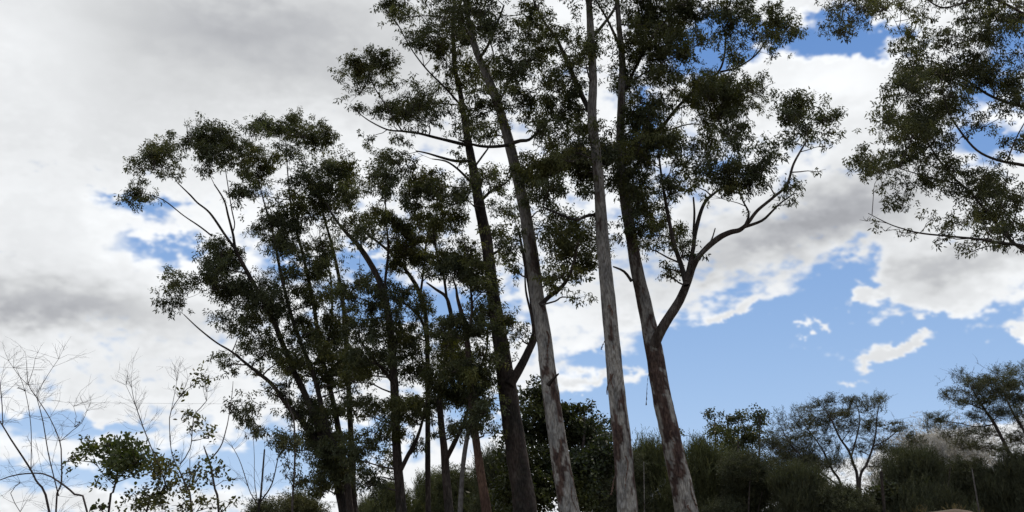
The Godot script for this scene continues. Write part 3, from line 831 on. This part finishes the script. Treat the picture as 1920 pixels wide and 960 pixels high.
	stem(t, "branch", [846, 595, 6, 838, 560, 5, 832, 520, 5, 820, 480, 4, 812, 430, 3], "dark", 0.6, 0.0)
	leafy(t, [815, 410, 34, 28, 1.6, 852, 405, 22, 20, 1.1, 840, 492, 38, 20, 1.5, 825, 620, 20, 18, 0.8, 841, 700, 44, 32, 1.6, 822, 749, 24, 20, 1.1, 846, 807, 20, 16, 0.7, 817, 811, 12, 18, 0.6, 857, 655, 30, 28, 1.0, 830, 660, 22, 22, 0.8, 812, 720, 22, 26, 1.0, 850, 740, 24, 22, 1.2], -1.3, 1.3, 1.3)
	finish(t)
	t = plant("gum_tree", "thin grey-barked gum sapling stem leaning right between the brown trunks", "tree", GROVE, ground_under(858, 26.0), 26.0)
	t.tint = Color(0.062, 0.071, 0.041)
	stem(t, "trunk", [858, 1092, 12, 863, 960, 10, 866, 900, 9, 871, 850, 9, 879, 805, 8, 888, 760, 6, 892, 720, 4, 890, 690, 3], "grey", 0, 0.4, true)
	leafy(t, [889, 787, 18, 18, 1.0, 895, 740, 20, 20, 1.0, 880, 700, 22, 20, 1.0], -1.3, 1.3, 1.3)
	finish(t)
	t = plant("gum_tree", "gum tree with a bare rusty lower trunk, left of the dark forked trunk", "tree", GROVE, ground_under(922, 26.0), 26.0)
	t.tint = Color(0.057, 0.066, 0.038)
	stem(t, "trunk", [924, 1095, 22, 912, 960, 19, 903, 900, 17, 895, 845, 15, 887, 780, 14, 881, 700, 12, 876, 640, 10, 866, 590, 8, 858, 560, 6, 855, 540, 4, 848, 520, 3], "red", 0, 0.6, true)
	stem(t, "branch", [882, 720, 7, 900, 690, 6, 912, 660, 4, 915, 620, 3], "dark", 0.2, -0.5)
	stem(t, "branch", [888, 790, 6, 905, 770, 5, 920, 755, 3], "dark", 0.1, -0.4)
	stem(t, "branch", [876, 640, 6, 885, 580, 5, 880, 520, 4, 876, 470, 3], "dark", 0.3, 0.4)
	leafy(t, [852, 502, 38, 18, 1.6, 865, 522, 34, 14, 1.1, 852, 605, 38, 16, 1.5, 905, 585, 28, 22, 1.1, 902, 542, 20, 24, 1.0, 915, 620, 28, 16, 1.0, 905, 660, 20, 20, 0.6, 903, 711, 28, 24, 1.1, 908, 768, 28, 24, 0.8, 922, 807, 20, 14, 0.6, 872, 365, 16, 18, 0.8, 877, 465, 16, 20, 0.8, 852, 690, 30, 20, 1.2, 870, 740, 24, 22, 1.2, 893, 620, 20, 18, 0.8, 925, 680, 18, 18, 0.7, 880, 810, 16, 16, 0.7, 895, 490, 20, 20, 0.8], -1.3, 1.3, 1.3)
	finish(t)

func right_tree() -> void:
	var t := plant("gum_tree", "gum tree hanging its drooping leafy branches in from the right edge", "tree", "", ground_under(2190, 15.0), 15.0)
	t.size = 0.62
	t.tint = Color(0.062, 0.068, 0.038)
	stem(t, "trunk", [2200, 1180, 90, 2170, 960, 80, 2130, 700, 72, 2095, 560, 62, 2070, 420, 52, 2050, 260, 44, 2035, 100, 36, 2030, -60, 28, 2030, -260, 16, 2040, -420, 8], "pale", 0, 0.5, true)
	stem(t, "limb", [2094, 570, 12.4, 2040, 515, 10.5, 1985, 487, 8.68, 1920, 462, 6.82, 1880, 456, 4.96, 1830, 448, 4.34, 1780, 443, 3.72, 1725, 437, 3.1, 1690, 428, 2.48, 1665, 419, 1.86, 1628, 400, 1.24], "dark", 0.1, -1.2)
	stem(t, "limb", [2010, 500, 8.68, 1940, 478, 7.44, 1900, 455, 6.2, 1862, 412, 5.58, 1820, 362, 4.96, 1780, 325, 4.34, 1742, 272, 3.72, 1715, 225, 2.48, 1700, 190, 1.86], "dark", 0.1, 0.8)
	stem(t, "limb", [2062, 350, 9.92, 1990, 325, 8.06, 1920, 310, 6.2, 1870, 300, 4.96, 1832, 282, 4.34, 1802, 248, 3.72, 1780, 213, 2.48, 1765, 170, 1.86], "dark", 0.2, -0.5)
	stem(t, "limb", [2045, 220, 9.3, 1980, 205, 7.44, 1920, 200, 6.2, 1862, 182, 4.96, 1810, 150, 3.72, 1760, 120, 2.48, 1720, 110, 1.86], "dark", 0.3, 1.0)
	stem(t, "limb", [2036, 110, 8.68, 1970, 60, 6.82, 1900, 15, 4.96, 1850, -4, 4.34, 1800, 8, 3.72, 1765, 14, 3.1, 1720, -8, 2.48, 1660, -6, 2.48, 1620, 12, 1.86, 1590, 25, 1.24], "dark", 0.3, -1.0)
	stem(t, "branch", [1800, 345, 3.1, 1750, 335, 2.48, 1700, 320, 1.86, 1650, 305, 1.24], "dark", 0.4, -0.4)
	stem(t, "branch", [1862, 412, 3.1, 1880, 370, 2.48, 1890, 320, 1.86], "dark", 0.3, 0.0)
	leafy(t, [1725, 125, 50, 40, 1.0, 1740, 165, 46, 36, 1.5, 1800, 65, 48, 32, 0.9, 1790, 130, 44, 40, 1.2, 1860, 140, 52, 44, 1.4, 1700, 170, 34, 36, 1.2, 1710, 235, 46, 46, 1.3, 1690, 280, 40, 36, 1.2, 1625, 297, 38, 20, 1.0, 1650, 320, 36, 22, 0.8, 1700, 340, 40, 30, 0.6, 1690, 385, 34, 22, 0.5, 1755, 320, 36, 34, 0.9, 1780, 350, 40, 30, 0.6, 1830, 370, 40, 36, 1.0, 1870, 350, 40, 36, 1.1, 1850, 405, 36, 24, 1.0, 1840, 230, 36, 30, 0.5, 1900, 270, 30, 30, 0.6, 1890, 425, 36, 22, 1.1, 1800, 415, 36, 18, 0.5, 1745, 408, 26, 16, 0.4, 1590, 30, 32, 32, 0.9, 1582, 62, 20, 22, 0.7, 1650, 4, 28, 12, 1.0, 1890, 30, 44, 40, 1.2, 1850, 80, 36, 28, 0.8, 1910, 190, 30, 30, 1.0, 1625, 412, 12, 8, 0.2, 1660, 430, 24, 10, 0.2, 1740, 260, 34, 34, 1.1, 1770, 205, 40, 30, 1.2, 1660, 240, 24, 26, 0.7, 1905, 380, 30, 30, 0.9, 1705, 60, 26, 20, 0.5, 1820, 470, 40, 8, 0.3, 1695, 440, 22, 10, 0.4, 1755, 448, 30, 12, 0.5, 1830, 452, 34, 12, 0.6, 1880, 455, 30, 14, 0.7, 1690, 12, 30, 14, 0.8, 1630, 12, 22, 12, 0.7, 1730, 30, 26, 20, 0.6], -1.2, 1.2, 0.78)
	leafy(t, [1980, 100, 60, 50, 1.0, 1990, 250, 60, 50, 1.0, 1980, 400, 50, 40, 0.8, 2100, 0, 80, 60, 1.0, 1950, -80, 80, 60, 1.0, 1800, -70, 60, 40, 0.9, 2150, 200, 80, 70, 1.0, 2060, -220, 90, 70, 1.0, 2170, 400, 70, 60, 0.8], -1.5, 1.5, 0.8)
	finish(t)

const HEDGE := "shrubs of the dark hedge"

func hedge() -> void:
	var dark := Color(0.068, 0.074, 0.044)
	var olive := Color(0.088, 0.096, 0.045)
	var t := plant("round_tree", "dense round dark tree behind the leaning pale trunk", "tree", "", ground_under(1070, 40.0), 40.0)
	t.spray = "broad"; t.tint = Color(0.036, 0.045, 0.028); t.size = 1.5
	stem(t, "trunk", [1070, 1065, 18, 1066, 960, 15, 1055, 880, 11, 1040, 820, 7, 1020, 760, 4], "twig", 0, 0, true)
	stem(t, "branch", [1066, 940, 9, 1085, 880, 7, 1095, 820, 5, 1095, 780, 3], "twig")
	leafy(t, [1085, 800, 46, 34, 1.6, 1115, 820, 36, 36, 1.5, 1050, 815, 50, 40, 1.8, 1005, 770, 34, 34, 1.2, 1000, 735, 24, 24, 0.8, 980, 800, 34, 40, 1.6, 1090, 870, 60, 50, 2.4, 1010, 870, 60, 50, 2.4, 1060, 930, 80, 50, 2.4, 1075, 775, 28, 16, 1.0, 1130, 860, 24, 40, 1.8, 975, 930, 50, 50, 2.2, 960, 850, 26, 36, 1.3, 1030, 780, 30, 26, 1.1], -1.5, 1.5)
	finish(t)
	bush("hedge_shrub", "low olive shrub under the many-stemmed tree, at the hedge's left end", HEDGE, 722, 908, 62, 50, "shoot", olive)
	bush("hedge_shrub", "olive shrub behind the two thin straight stems", HEDGE, 800, 893, 60, 52, "shoot", olive)
	bush("hedge_shrub", "green shrub behind the grey sapling and the rusty trunk", HEDGE, 868, 872, 60, 50, "fine", olive)
	bush("hedge_shrub", "dark shrub filling the gap between the rusty trunk and the dark forked trunk", HEDGE, 935, 850, 52, 47, "shoot", dark)
	bush("hedge_shrub", "dark brushy shrub behind the straight pale trunk", HEDGE, 1150, 838, 70, 46, "fine", dark, 1.2)
	bush("hedge_shrub", "brushy shrub with upright green shoots between the straight and the patched trunk", HEDGE, 1225, 826, 64, 47, "shoot", olive, 1.1, 0.3)
	bush("hedge_shrub", "bright-tipped brushy shrub just right of the patched trunk", HEDGE, 1320, 822, 70, 46, "shoot", olive, 1.2, 0.25)
	bush("hedge_shrub", "dark shrub in front of the tufted one, right of the patched trunk", HEDGE, 1400, 852, 72, 44, "fine", dark, 1.3)
	bush("hedge_shrub", "broad dark shrub in front of the first feathery tree", HEDGE, 1500, 888, 84, 43, "shoot", dark, 1.3)
	bush("hedge_shrub", "low dark shrub at the foot of the first feathery tree's stems", HEDGE, 1590, 916, 60, 42, "fine", dark, 1.3)
	bush("hedge_shrub", "low dark shrub beside the post", HEDGE, 1672, 900, 50, 43, "broad", dark, 1.3, 0.15, 1.2)
	bush("hedge_shrub", "tall dark shrub under the pale dry bush", HEDGE, 1745, 846, 78, 43, "shoot", dark, 1.4)
	bush("hedge_shrub", "dark shrub behind the pale leaning pole", HEDGE, 1835, 868, 80, 44, "fine", dark, 1.3)
	bush("hedge_shrub", "dark shrub at the hedge's right end", HEDGE, 1920, 862, 80, 43, "shoot", dark, 1.3)
	bush("tufted_shrub", "open shrub with three leafy tufts rising above the hedge", "", 1385, 800, 68, 52, "broad", Color(0.06, 0.07, 0.04), 0.45, 0.3, 1.1)
	t = plant("tuft_sapling", "pair of thin leafy saplings standing up from the tufted shrub", "tree", "", ground_under(1390, 50.0), 50.0)
	t.spray = "broad"; t.size = 1.2; t.tint = Color(0.06, 0.07, 0.042)
	stem(t, "trunk", [1345, 1040, 5, 1345, 900, 4, 1342, 830, 3, 1340, 785, 2], "twig")
	stem(t, "trunk", [1420, 1040, 5, 1422, 900, 4, 1424, 830, 3, 1425, 780, 2], "twig")
	stem(t, "trunk", [1380, 1040, 5, 1382, 900, 4, 1384, 830, 3, 1384, 790, 2], "twig")
	leafy(t, [1340, 780, 14, 12, 0.7, 1345, 805, 22, 16, 0.7, 1380, 790, 22, 14, 0.9, 1388, 775, 12, 10, 0.6, 1424, 785, 20, 16, 0.9, 1415, 815, 20, 20, 0.6, 1360, 820, 28, 18, 0.8, 1395, 825, 22, 18, 0.9, 1268, 812, 12, 12, 0.3], -0.6, 0.6)
	finish(t)
	var pale := bush("pale_bush", "pale dry sunlit bush behind the hedge under the right feathery tree", "", 1765, 806, 130, 60, "fine", Color(0.40, 0.40, 0.385), 0.5, 0.5)
	for c in pale.crown.get_children(): c.material_override = M.pale
	bush("low_bush", "low olive bush at the foot of the many-stemmed tree, on its left", "", 560, 930, 62, 34, "fine", Color(0.10, 0.10, 0.05), 1.0, 0.2)
	bush("low_bush", "small grey-green bush at the bottom between the bare forked stem and the leafy sapling", "", 480, 948, 46, 30, "fine", Color(0.075, 0.08, 0.045), 0.8, 0.2)

func feather_trees() -> void:
	var t := plant("feathery_tree", "see-through feathery tree with several dark stems above the middle of the hedge", "tree", "feathery trees", ground_under(1600, 47.0), 47.0)
	t.spray = "fine"; t.tint = Color(0.062, 0.066, 0.045); t.size = 0.8
	stem(t, "trunk", [1606, 1040, 6.48, 1608, 905, 5.76, 1600, 870, 5.04, 1591, 845, 4.32, 1574, 820, 3.6, 1560, 790, 2.88, 1545, 762, 1.44], "twig", 0, -0.6, true)
	stem(t, "trunk", [1616, 1040, 5.76, 1612, 905, 5.04, 1625, 870, 4.32, 1636, 840, 3.6, 1642, 812, 2.88, 1645, 775, 2.16, 1650, 755, 1.44], "twig", 0, 0.8, true)
	stem(t, "trunk", [1596, 1040, 5.76, 1578, 915, 5.04, 1560, 880, 4.32, 1540, 840, 2.88, 1515, 805, 2.16, 1500, 780, 1.44], "twig", 0, 0.8, true)
	stem(t, "branch", [1596, 856, 3.6, 1606, 820, 2.88, 1612, 785, 2.16, 1605, 757, 1.44], "twig")
	stem(t, "branch", [1636, 838, 2.88, 1662, 825, 2.16, 1685, 805, 1.44], "twig", 0.3, 0.0)
	stem(t, "branch", [1578, 915, 3.6, 1520, 870, 2.88, 1480, 830, 2.16, 1465, 800, 1.44], "twig", 0, -0.5)
	leafy(t, [1545, 758, 26, 12, 0.6, 1520, 768, 18, 14, 0.4, 1570, 775, 26, 18, 0.6, 1605, 762, 22, 12, 0.5, 1640, 760, 24, 14, 0.7, 1655, 752, 14, 8, 0.6, 1550, 800, 28, 20, 0.6, 1590, 805, 28, 20, 0.5, 1630, 800, 26, 22, 0.6, 1670, 805, 26, 14, 0.4, 1690, 802, 14, 10, 0.3, 1500, 795, 26, 20, 0.5, 1475, 815, 26, 18, 0.4, 1515, 830, 30, 22, 0.6, 1560, 840, 26, 20, 0.4, 1480, 850, 30, 26, 1.1, 1505, 865, 30, 24, 1.0, 1540, 868, 26, 20, 0.8, 1450, 835, 24, 20, 0.8, 1465, 870, 24, 20, 1.0, 1575, 868, 24, 18, 0.5, 1645, 870, 24, 14, 0.5, 1690, 850, 26, 16, 0.7, 1715, 825, 20, 14, 0.5, 1530, 790, 30, 22, 0.5, 1585, 752, 22, 10, 0.4, 1610, 840, 22, 18, 0.4, 1650, 835, 24, 16, 0.3, 1530, 870, 26, 20, 0.5, 1670, 845, 24, 12, 0.3, 1460, 790, 14, 12, 0.35], -1.5, 1.5, 0.8)
	bare_twigs(t, 120, 0.4, 1.1, 0.5, 0.008)
	finish(t)
	t = plant("feathery_tree", "flat-topped feathery tree at the right edge above the hedge", "tree", "feathery trees", ground_under(1915, 44.0), 44.0)
	t.spray = "fine"; t.tint = Color(0.060, 0.066, 0.042); t.size = 0.8
	stem(t, "trunk", [1935, 1050, 9.36, 1905, 880, 7.92, 1890, 845, 6.48, 1864, 794, 5.76, 1845, 766, 4.32, 1830, 742, 2.88, 1815, 715, 1.44], "twig", 0, -0.5, true)
	stem(t, "trunk", [1945, 1050, 8.64, 1930, 880, 7.2, 1925, 820, 5.76, 1900, 775, 4.32, 1885, 740, 2.88, 1880, 705, 1.44], "twig", 0, 0.5, true)
	stem(t, "branch", [1848, 770, 2.88, 1820, 758, 2.16, 1790, 750, 1.44, 1768, 742, 1.44], "twig")
	stem(t, "branch", [1862, 796, 2.88, 1830, 800, 2.16, 1790, 792, 1.44, 1750, 790, 1.44], "twig")
	stem(t, "branch", [1925, 820, 4.32, 1950, 760, 3.6, 1975, 720, 2.88], "twig")
	leafy(t, [1800, 708, 20, 10, 0.5, 1820, 725, 26, 14, 0.6, 1790, 735, 26, 10, 0.5, 1775, 746, 18, 8, 0.5, 1850, 712, 24, 16, 0.9, 1860, 740, 34, 18, 1.1, 1835, 755, 34, 16, 0.9, 1890, 715, 30, 18, 0.9, 1900, 745, 34, 22, 0.9, 1870, 775, 30, 20, 0.7, 1760, 788, 24, 10, 0.7, 1785, 797, 18, 8, 0.4, 1830, 785, 28, 14, 0.5, 1910, 785, 30, 22, 0.6, 1905, 695, 20, 10, 0.5, 1850, 810, 30, 14, 0.5, 1900, 820, 28, 20, 0.6, 1820, 815, 22, 12, 0.4, 1960, 720, 50, 26, 1.0, 1990, 770, 50, 30, 0.9, 1870, 698, 16, 8, 0.4, 1800, 835, 26, 16, 0.5, 1840, 840, 28, 16, 0.5, 1780, 815, 22, 10, 0.4, 1880, 850, 28, 18, 0.6, 1745, 800, 20, 9, 0.5], -1.5, 1.5, 0.8)
	bare_twigs(t, 120, 0.4, 1.1, 0.5, 0.008)
	finish(t)

func bare_shrubs() -> void:
	var t := plant("bare_shrub", "nearly leafless shrub of thin arching twigs in the lower left corner", "shrub", "", ground_under(108, 11.0), 11.0)
	stem(t, "stem", [118, 1240, 5.58, 92, 958, 4.96, 67, 900, 3.72, 53, 873, 3.72, 20, 823, 3.1, 0, 790, 2.48, -30, 745, 1.86], "twig", 0, -0.4, true)
	stem(t, "stem", [190, 1240, 5.58, 163, 958, 4.34, 140, 927, 3.72, 110, 903, 3.1, 80, 888, 2.48, 33, 890, 2.48, 0, 900, 1.86, -30, 915, 1.24], "twig", 0, 0.3, true)
	stem(t, "stem", [120, 1240, 4.34, 105, 958, 3.72, 115, 907, 3.1, 115, 857, 2.48, 112, 827, 2.48, 93, 783, 1.86, 67, 743, 1.86, 53, 720, 1.55, 50, 680, 0.93], "twig", 0, 0.2, true)
	stem(t, "stem", [110, 930, 2.48, 100, 890, 2.17, 90, 847, 2.17, 80, 787, 1.86, 70, 750, 1.24], "twig", 0, -0.2)
	stem(t, "branch", [58, 882, 1.86, 58, 800, 1.55, 47, 733, 1.24, 30, 690, 0.744], "twig", 0, 0.2)
	stem(t, "branch", [5, 800, 1.86, 4, 760, 1.86, 0, 720, 1.24], "twig")
	stem(t, "branch", [53, 720, 1.24, 63, 690, 0.93, 66, 672, 0.744], "twig")
	stem(t, "branch", [67, 743, 1.24, 87, 707, 0.992, 110, 673, 0.744], "twig")
	stem(t, "branch", [53, 722, 1.24, 36, 705, 0.93, 16, 676, 0.744], "twig")
	stem(t, "branch", [112, 828, 1.55, 135, 808, 1.24, 153, 793, 1.12, 163, 770, 0.744], "twig")
	stem(t, "branch", [140, 800, 0.992, 143, 780, 0.868, 138, 762, 0.62], "twig")
	stem(t, "branch", [38, 905, 1.55, 20, 925, 1.24, 38, 960, 1.24], "twig")
	bare_twigs(t, 210, 0.12, 0.42, 0.45, 0.002)
	t.spray = "broad"; t.size = 0.6; t.tint = Color(0.10, 0.11, 0.05)
	leafy(t, [34, 726, 5, 5, 0.7, 150, 790, 8, 6, 0.2], 0, 0.1)
	finish(t)

	t = plant("sapling", "small bushy green sapling with broad leaves, right of the leafless shrub", "tree", "", ground_under(205, 12.0), 12.0)
	t.spray = "broad"; t.size = 0.56; t.tint = Color(0.062, 0.078, 0.034)
	stem(t, "trunk", [200, 1230, 6.82, 204, 958, 4.96, 212, 923, 4.34, 218, 900, 3.72, 224, 870, 2.48, 228, 845, 1.24], "twig", 0, 0, true)
	stem(t, "branch", [216, 905, 1.86, 190, 885, 1.55, 172, 850, 1.24, 160, 832, 0.93], "twig")
	stem(t, "branch", [215, 910, 1.86, 190, 890, 1.24, 180, 905, 0.93], "twig")
	leafy(t, [228, 850, 34, 26, 1.2, 238, 870, 30, 24, 1.2, 212, 872, 18, 16, 0.9, 258, 862, 16, 18, 0.6, 167, 832, 14, 14, 0.8, 160, 852, 12, 10, 0.7, 180, 838, 12, 10, 0.7, 127, 862, 10, 9, 0.9, 137, 855, 8, 8, 0.6, 181, 912, 6, 8, 0.9, 205, 835, 14, 10, 0.7, 250, 842, 16, 14, 0.9, 185, 948, 18, 10, 0.5, 262, 888, 12, 10, 0.5], -0.3, 0.3, 1.15)
	finish(t)

	t = plant("twiggy_shrub", "tall twiggy shrub with sparse drooping leaves right of the bushy sapling", "shrub", "", ground_under(320, 12.5), 12.5)
	t.spray = "broad"; t.size = 0.52; t.tint = Color(0.085, 0.09, 0.05)
	stem(t, "stem", [262, 1225, 5.58, 275, 958, 4.34, 300, 925, 3.72, 311, 910, 3.1, 300, 880, 2.48, 288, 850, 2.17, 267, 797, 1.86, 250, 745, 1.24, 246, 715, 0.744], "twig", 0, 0, true)
	stem(t, "stem", [372, 1225, 5.58, 360, 957, 4.34, 347, 907, 3.72, 335, 880, 2.48, 322, 850, 1.86, 318, 800, 1.86, 321, 770, 1.86, 343, 735, 1.24, 352, 712, 0.868], "twig", 0, 0.2, true)
	stem(t, "branch", [338, 870, 2.48, 357, 840, 1.86, 363, 783, 1.86, 376, 765, 1.55, 387, 752, 1.24, 388, 735, 0.744], "twig", 0.1, 0.3)
	stem(t, "branch", [321, 770, 1.24, 328, 735, 1.12, 334, 700, 0.744], "twig")
	stem(t, "branch", [267, 797, 1.24, 258, 770, 0.992, 236, 722, 0.744], "twig")
	stem(t, "branch", [356, 860, 1.55, 356, 900, 1.24, 356, 930, 0.93], "twig")
	bare_twigs(t, 200, 0.12, 0.4, 0.7, 0.0019)
	leafy(t, [300, 893, 26, 20, 0.6, 280, 925, 22, 14, 0.7, 265, 937, 14, 9, 0.9, 320, 870, 18, 14, 0.5, 357, 722, 13, 10, 0.5, 386, 708, 16, 10, 0.35, 350, 773, 12, 12, 0.4, 392, 818, 12, 12, 0.6, 370, 897, 20, 10, 0.9, 350, 915, 16, 14, 0.5, 338, 945, 18, 10, 0.9, 290, 870, 14, 10, 0.4, 358, 800, 10, 14, 0.25, 385, 935, 14, 14, 0.4, 300, 945, 22, 12, 0.8, 245, 950, 20, 8, 0.7, 315, 915, 20, 14, 0.6, 275, 870, 16, 14, 0.4, 400, 948, 20, 8, 0.6, 340, 740, 10, 10, 0.25, 372, 790, 10, 12, 0.3], -0.3, 0.3, 1.15)
	finish(t)

	t = plant("forked_sapling", "dark forked sapling with one long thin arm curving up right, left of the dead stem", "tree", "", ground_under(415, 13.0), 13.0)
	t.spray = "broad"; t.size = 0.52; t.tint = Color(0.06, 0.07, 0.04)
	stem(t, "trunk", [420, 1220, 6.82, 410, 958, 4.96, 403, 917, 4.34, 397, 885, 4.34, 392, 863, 3.72, 386, 848, 3.1, 382, 836, 1.86], "twig", 0, 0, true)
	stem(t, "branch", [394, 862, 3.1, 408, 846, 2.79, 417, 830, 2.48, 424, 805, 2.17, 428, 787, 1.86, 435, 740, 1.55, 437, 715, 0.93], "twig", 0, 0.2)
	stem(t, "branch", [403, 912, 1.55, 418, 902, 1.24, 440, 898, 0.992, 458, 896, 0.744], "twig")
	stem(t, "branch", [395, 882, 1.55, 410, 876, 1.24, 428, 874, 0.744], "twig")
	leafy(t, [385, 862, 10, 7, 0.9, 416, 876, 14, 6, 0.6, 440, 898, 16, 5, 0.35, 430, 940, 10, 7, 0.5, 395, 905, 8, 8, 0.4], -0.2, 0.2, 1.3)
	finish(t)

	t = plant("dead_sapling", "dead leafless stem forking into stiff upright prongs in front of the low olive bush", "tree", "", ground_under(487, 14.0), 14.0)
	stem(t, "trunk", [485, 1215, 8.06, 485, 957, 5.58, 488, 940, 4.96, 491, 905, 3.72, 493, 880, 3.72, 496, 843, 3.1], "dark", 0, 0, true)
	stem(t, "branch", [487, 942, 3.1, 500, 925, 2.79, 510, 907, 2.48, 517, 880, 2.17, 522, 853, 1.86], "dark", 0, -0.2)
	stem(t, "branch", [484, 945, 1.86, 470, 925, 1.86, 453, 873, 1.55, 444, 852, 1.24, 435, 837, 0.868], "twig", 0, 0.2)
	stem(t, "branch", [483, 940, 1.55, 477, 900, 1.24, 477, 860, 1.12, 475, 820, 0.744], "twig", 0, 0.4)
	bare_twigs(t, 30, 0.15, 0.5, 0.8, 0.0022)
	finish(t)

	t = plant("slim_tree", "slim dark-stemmed young tree with a leafy tuft halfway up, in front of the many-stemmed tree", "tree", "", ground_under(548, 20.0), 20.0)
	t.size = 0.8; t.tint = Color(0.06, 0.065, 0.04)
	stem(t, "trunk", [548, 1140, 5.58, 548, 957, 4.34, 551, 900, 4.03, 553, 847, 3.72, 551, 787, 3.1, 546, 773, 2.48, 538, 750, 1.86, 534, 728, 1.24], "twig", 0, 0, true)
	stem(t, "branch", [547, 845, 1.86, 530, 835, 1.55, 517, 827, 1.24, 500, 810, 1.24, 485, 799, 0.93, 468, 790, 0.744], "twig", 0, -0.3)
	leafy(t, [538, 827, 17, 13, 1.2, 528, 835, 12, 8, 0.8, 470, 796, 16, 12, 0.9, 455, 782, 14, 12, 0.8, 447, 770, 12, 10, 0.6, 478, 805, 12, 12, 0.5, 468, 768, 10, 8, 0.8, 537, 887, 18, 16, 0.45, 560, 900, 14, 14, 0.5, 475, 760, 8, 6, 0.4], -0.4, 0.2)
	finish(t)

func bar(s: Shape, a: Vector3, b: Vector3, ra: float, rb: float, style: String) -> void:
	limb(s, PackedVector3Array([a, a.lerp(b, 0.5), b]), PackedFloat32Array([ra, (ra + rb) * 0.5, rb]), 9, 0.15, style, 0.05)

func small_things() -> void:
	var g := ground_under(1660, 41.0)
	var s := Shape.new()
	bar(s, Vector3(0, -0.2, 0), sight(1652, 885, 41.0) - g, 0.07, 0.06, "dark")
	var o := part(self, "wooden_post", s.mesh(), M.bark)
	o.position = g
	tag(o, "weathered wooden post poking out of the hedge by the gap under the feathery tree", "post")
	g = ground_under(1842, 38.5)
	s = Shape.new()
	bar(s, Vector3(0, -0.2, 0), sight(1822, 878, 38.5) - g, 0.04, 0.022, "grey")
	o = part(self, "leaning_pole", s.mesh(), M.bark)
	o.position = g
	tag(o, "thin pale pole leaning left in front of the right end of the hedge", "pole")
	g = ground_under(1207, 41.0)
	s = Shape.new()
	bar(s, Vector3(0, -0.1, 0), sight(1207, 866, 41.0) - g, 0.022, 0.016, "pale")
	o = part(self, "garden_stake", s.mesh(), M.bark)
	o.position = g
	tag(o, "thin white stake standing before the hedge between two trunks", "stake")
	wire("thin dark overhead wire slanting up to the right behind the right feathery tree", Vector2(1560, 808), Vector2(1790, 768), 62.0, 3.0)
	wire("thin dark overhead wire crossing level behind the twiggy shrub and the many-stemmed tree", Vector2(360, 757), Vector2(600, 758), 70.0, 2.0)

func dry_grass() -> void:
	var at := PackedVector3Array()
	for k in 900:
		var x := rng.randf_range(6.0, 24.0)
		var z := -37.5 + gauss() * 2.2
		if n_bark.get_noise_2d(x, z) > -0.05:
			at.append(Vector3(x, ground_height(x, z) - 0.03, z))
	scatter(self, "dry_grass", "shoot", at, Color(0.16, 0.125, 0.07), 0.5, Vector3.ZERO)
	var o: Node3D = get_node("dry_grass")
	tag(o, "short dry grass tufts on the bare earth bank", "grass")

func wire(label: String, a: Vector2, b: Vector2, d: float, beyond: float) -> void:
	var p := sight(a.x, a.y, d)
	var q := sight(b.x, b.y, d)
	var s := Shape.new()
	var pts := PackedVector3Array()
	var rad := PackedFloat32Array()
	for k in 41:
		var t := lerpf(-beyond * 0.5, 1.0 + beyond, k / 40.0)
		pts.append(p.lerp(q, t) + Vector3(0, 0.03 * (t - 0.5) * (t - 0.5), 0) - p)
		rad.append(0.0065)
	limb(s, pts, rad, 5, 4.0, "dark", 0.0)
	var o := part(self, numbered("overhead_wire"), s.mesh(), M.wire)
	o.position = p
	tag(o, label, "wire", "overhead wires")
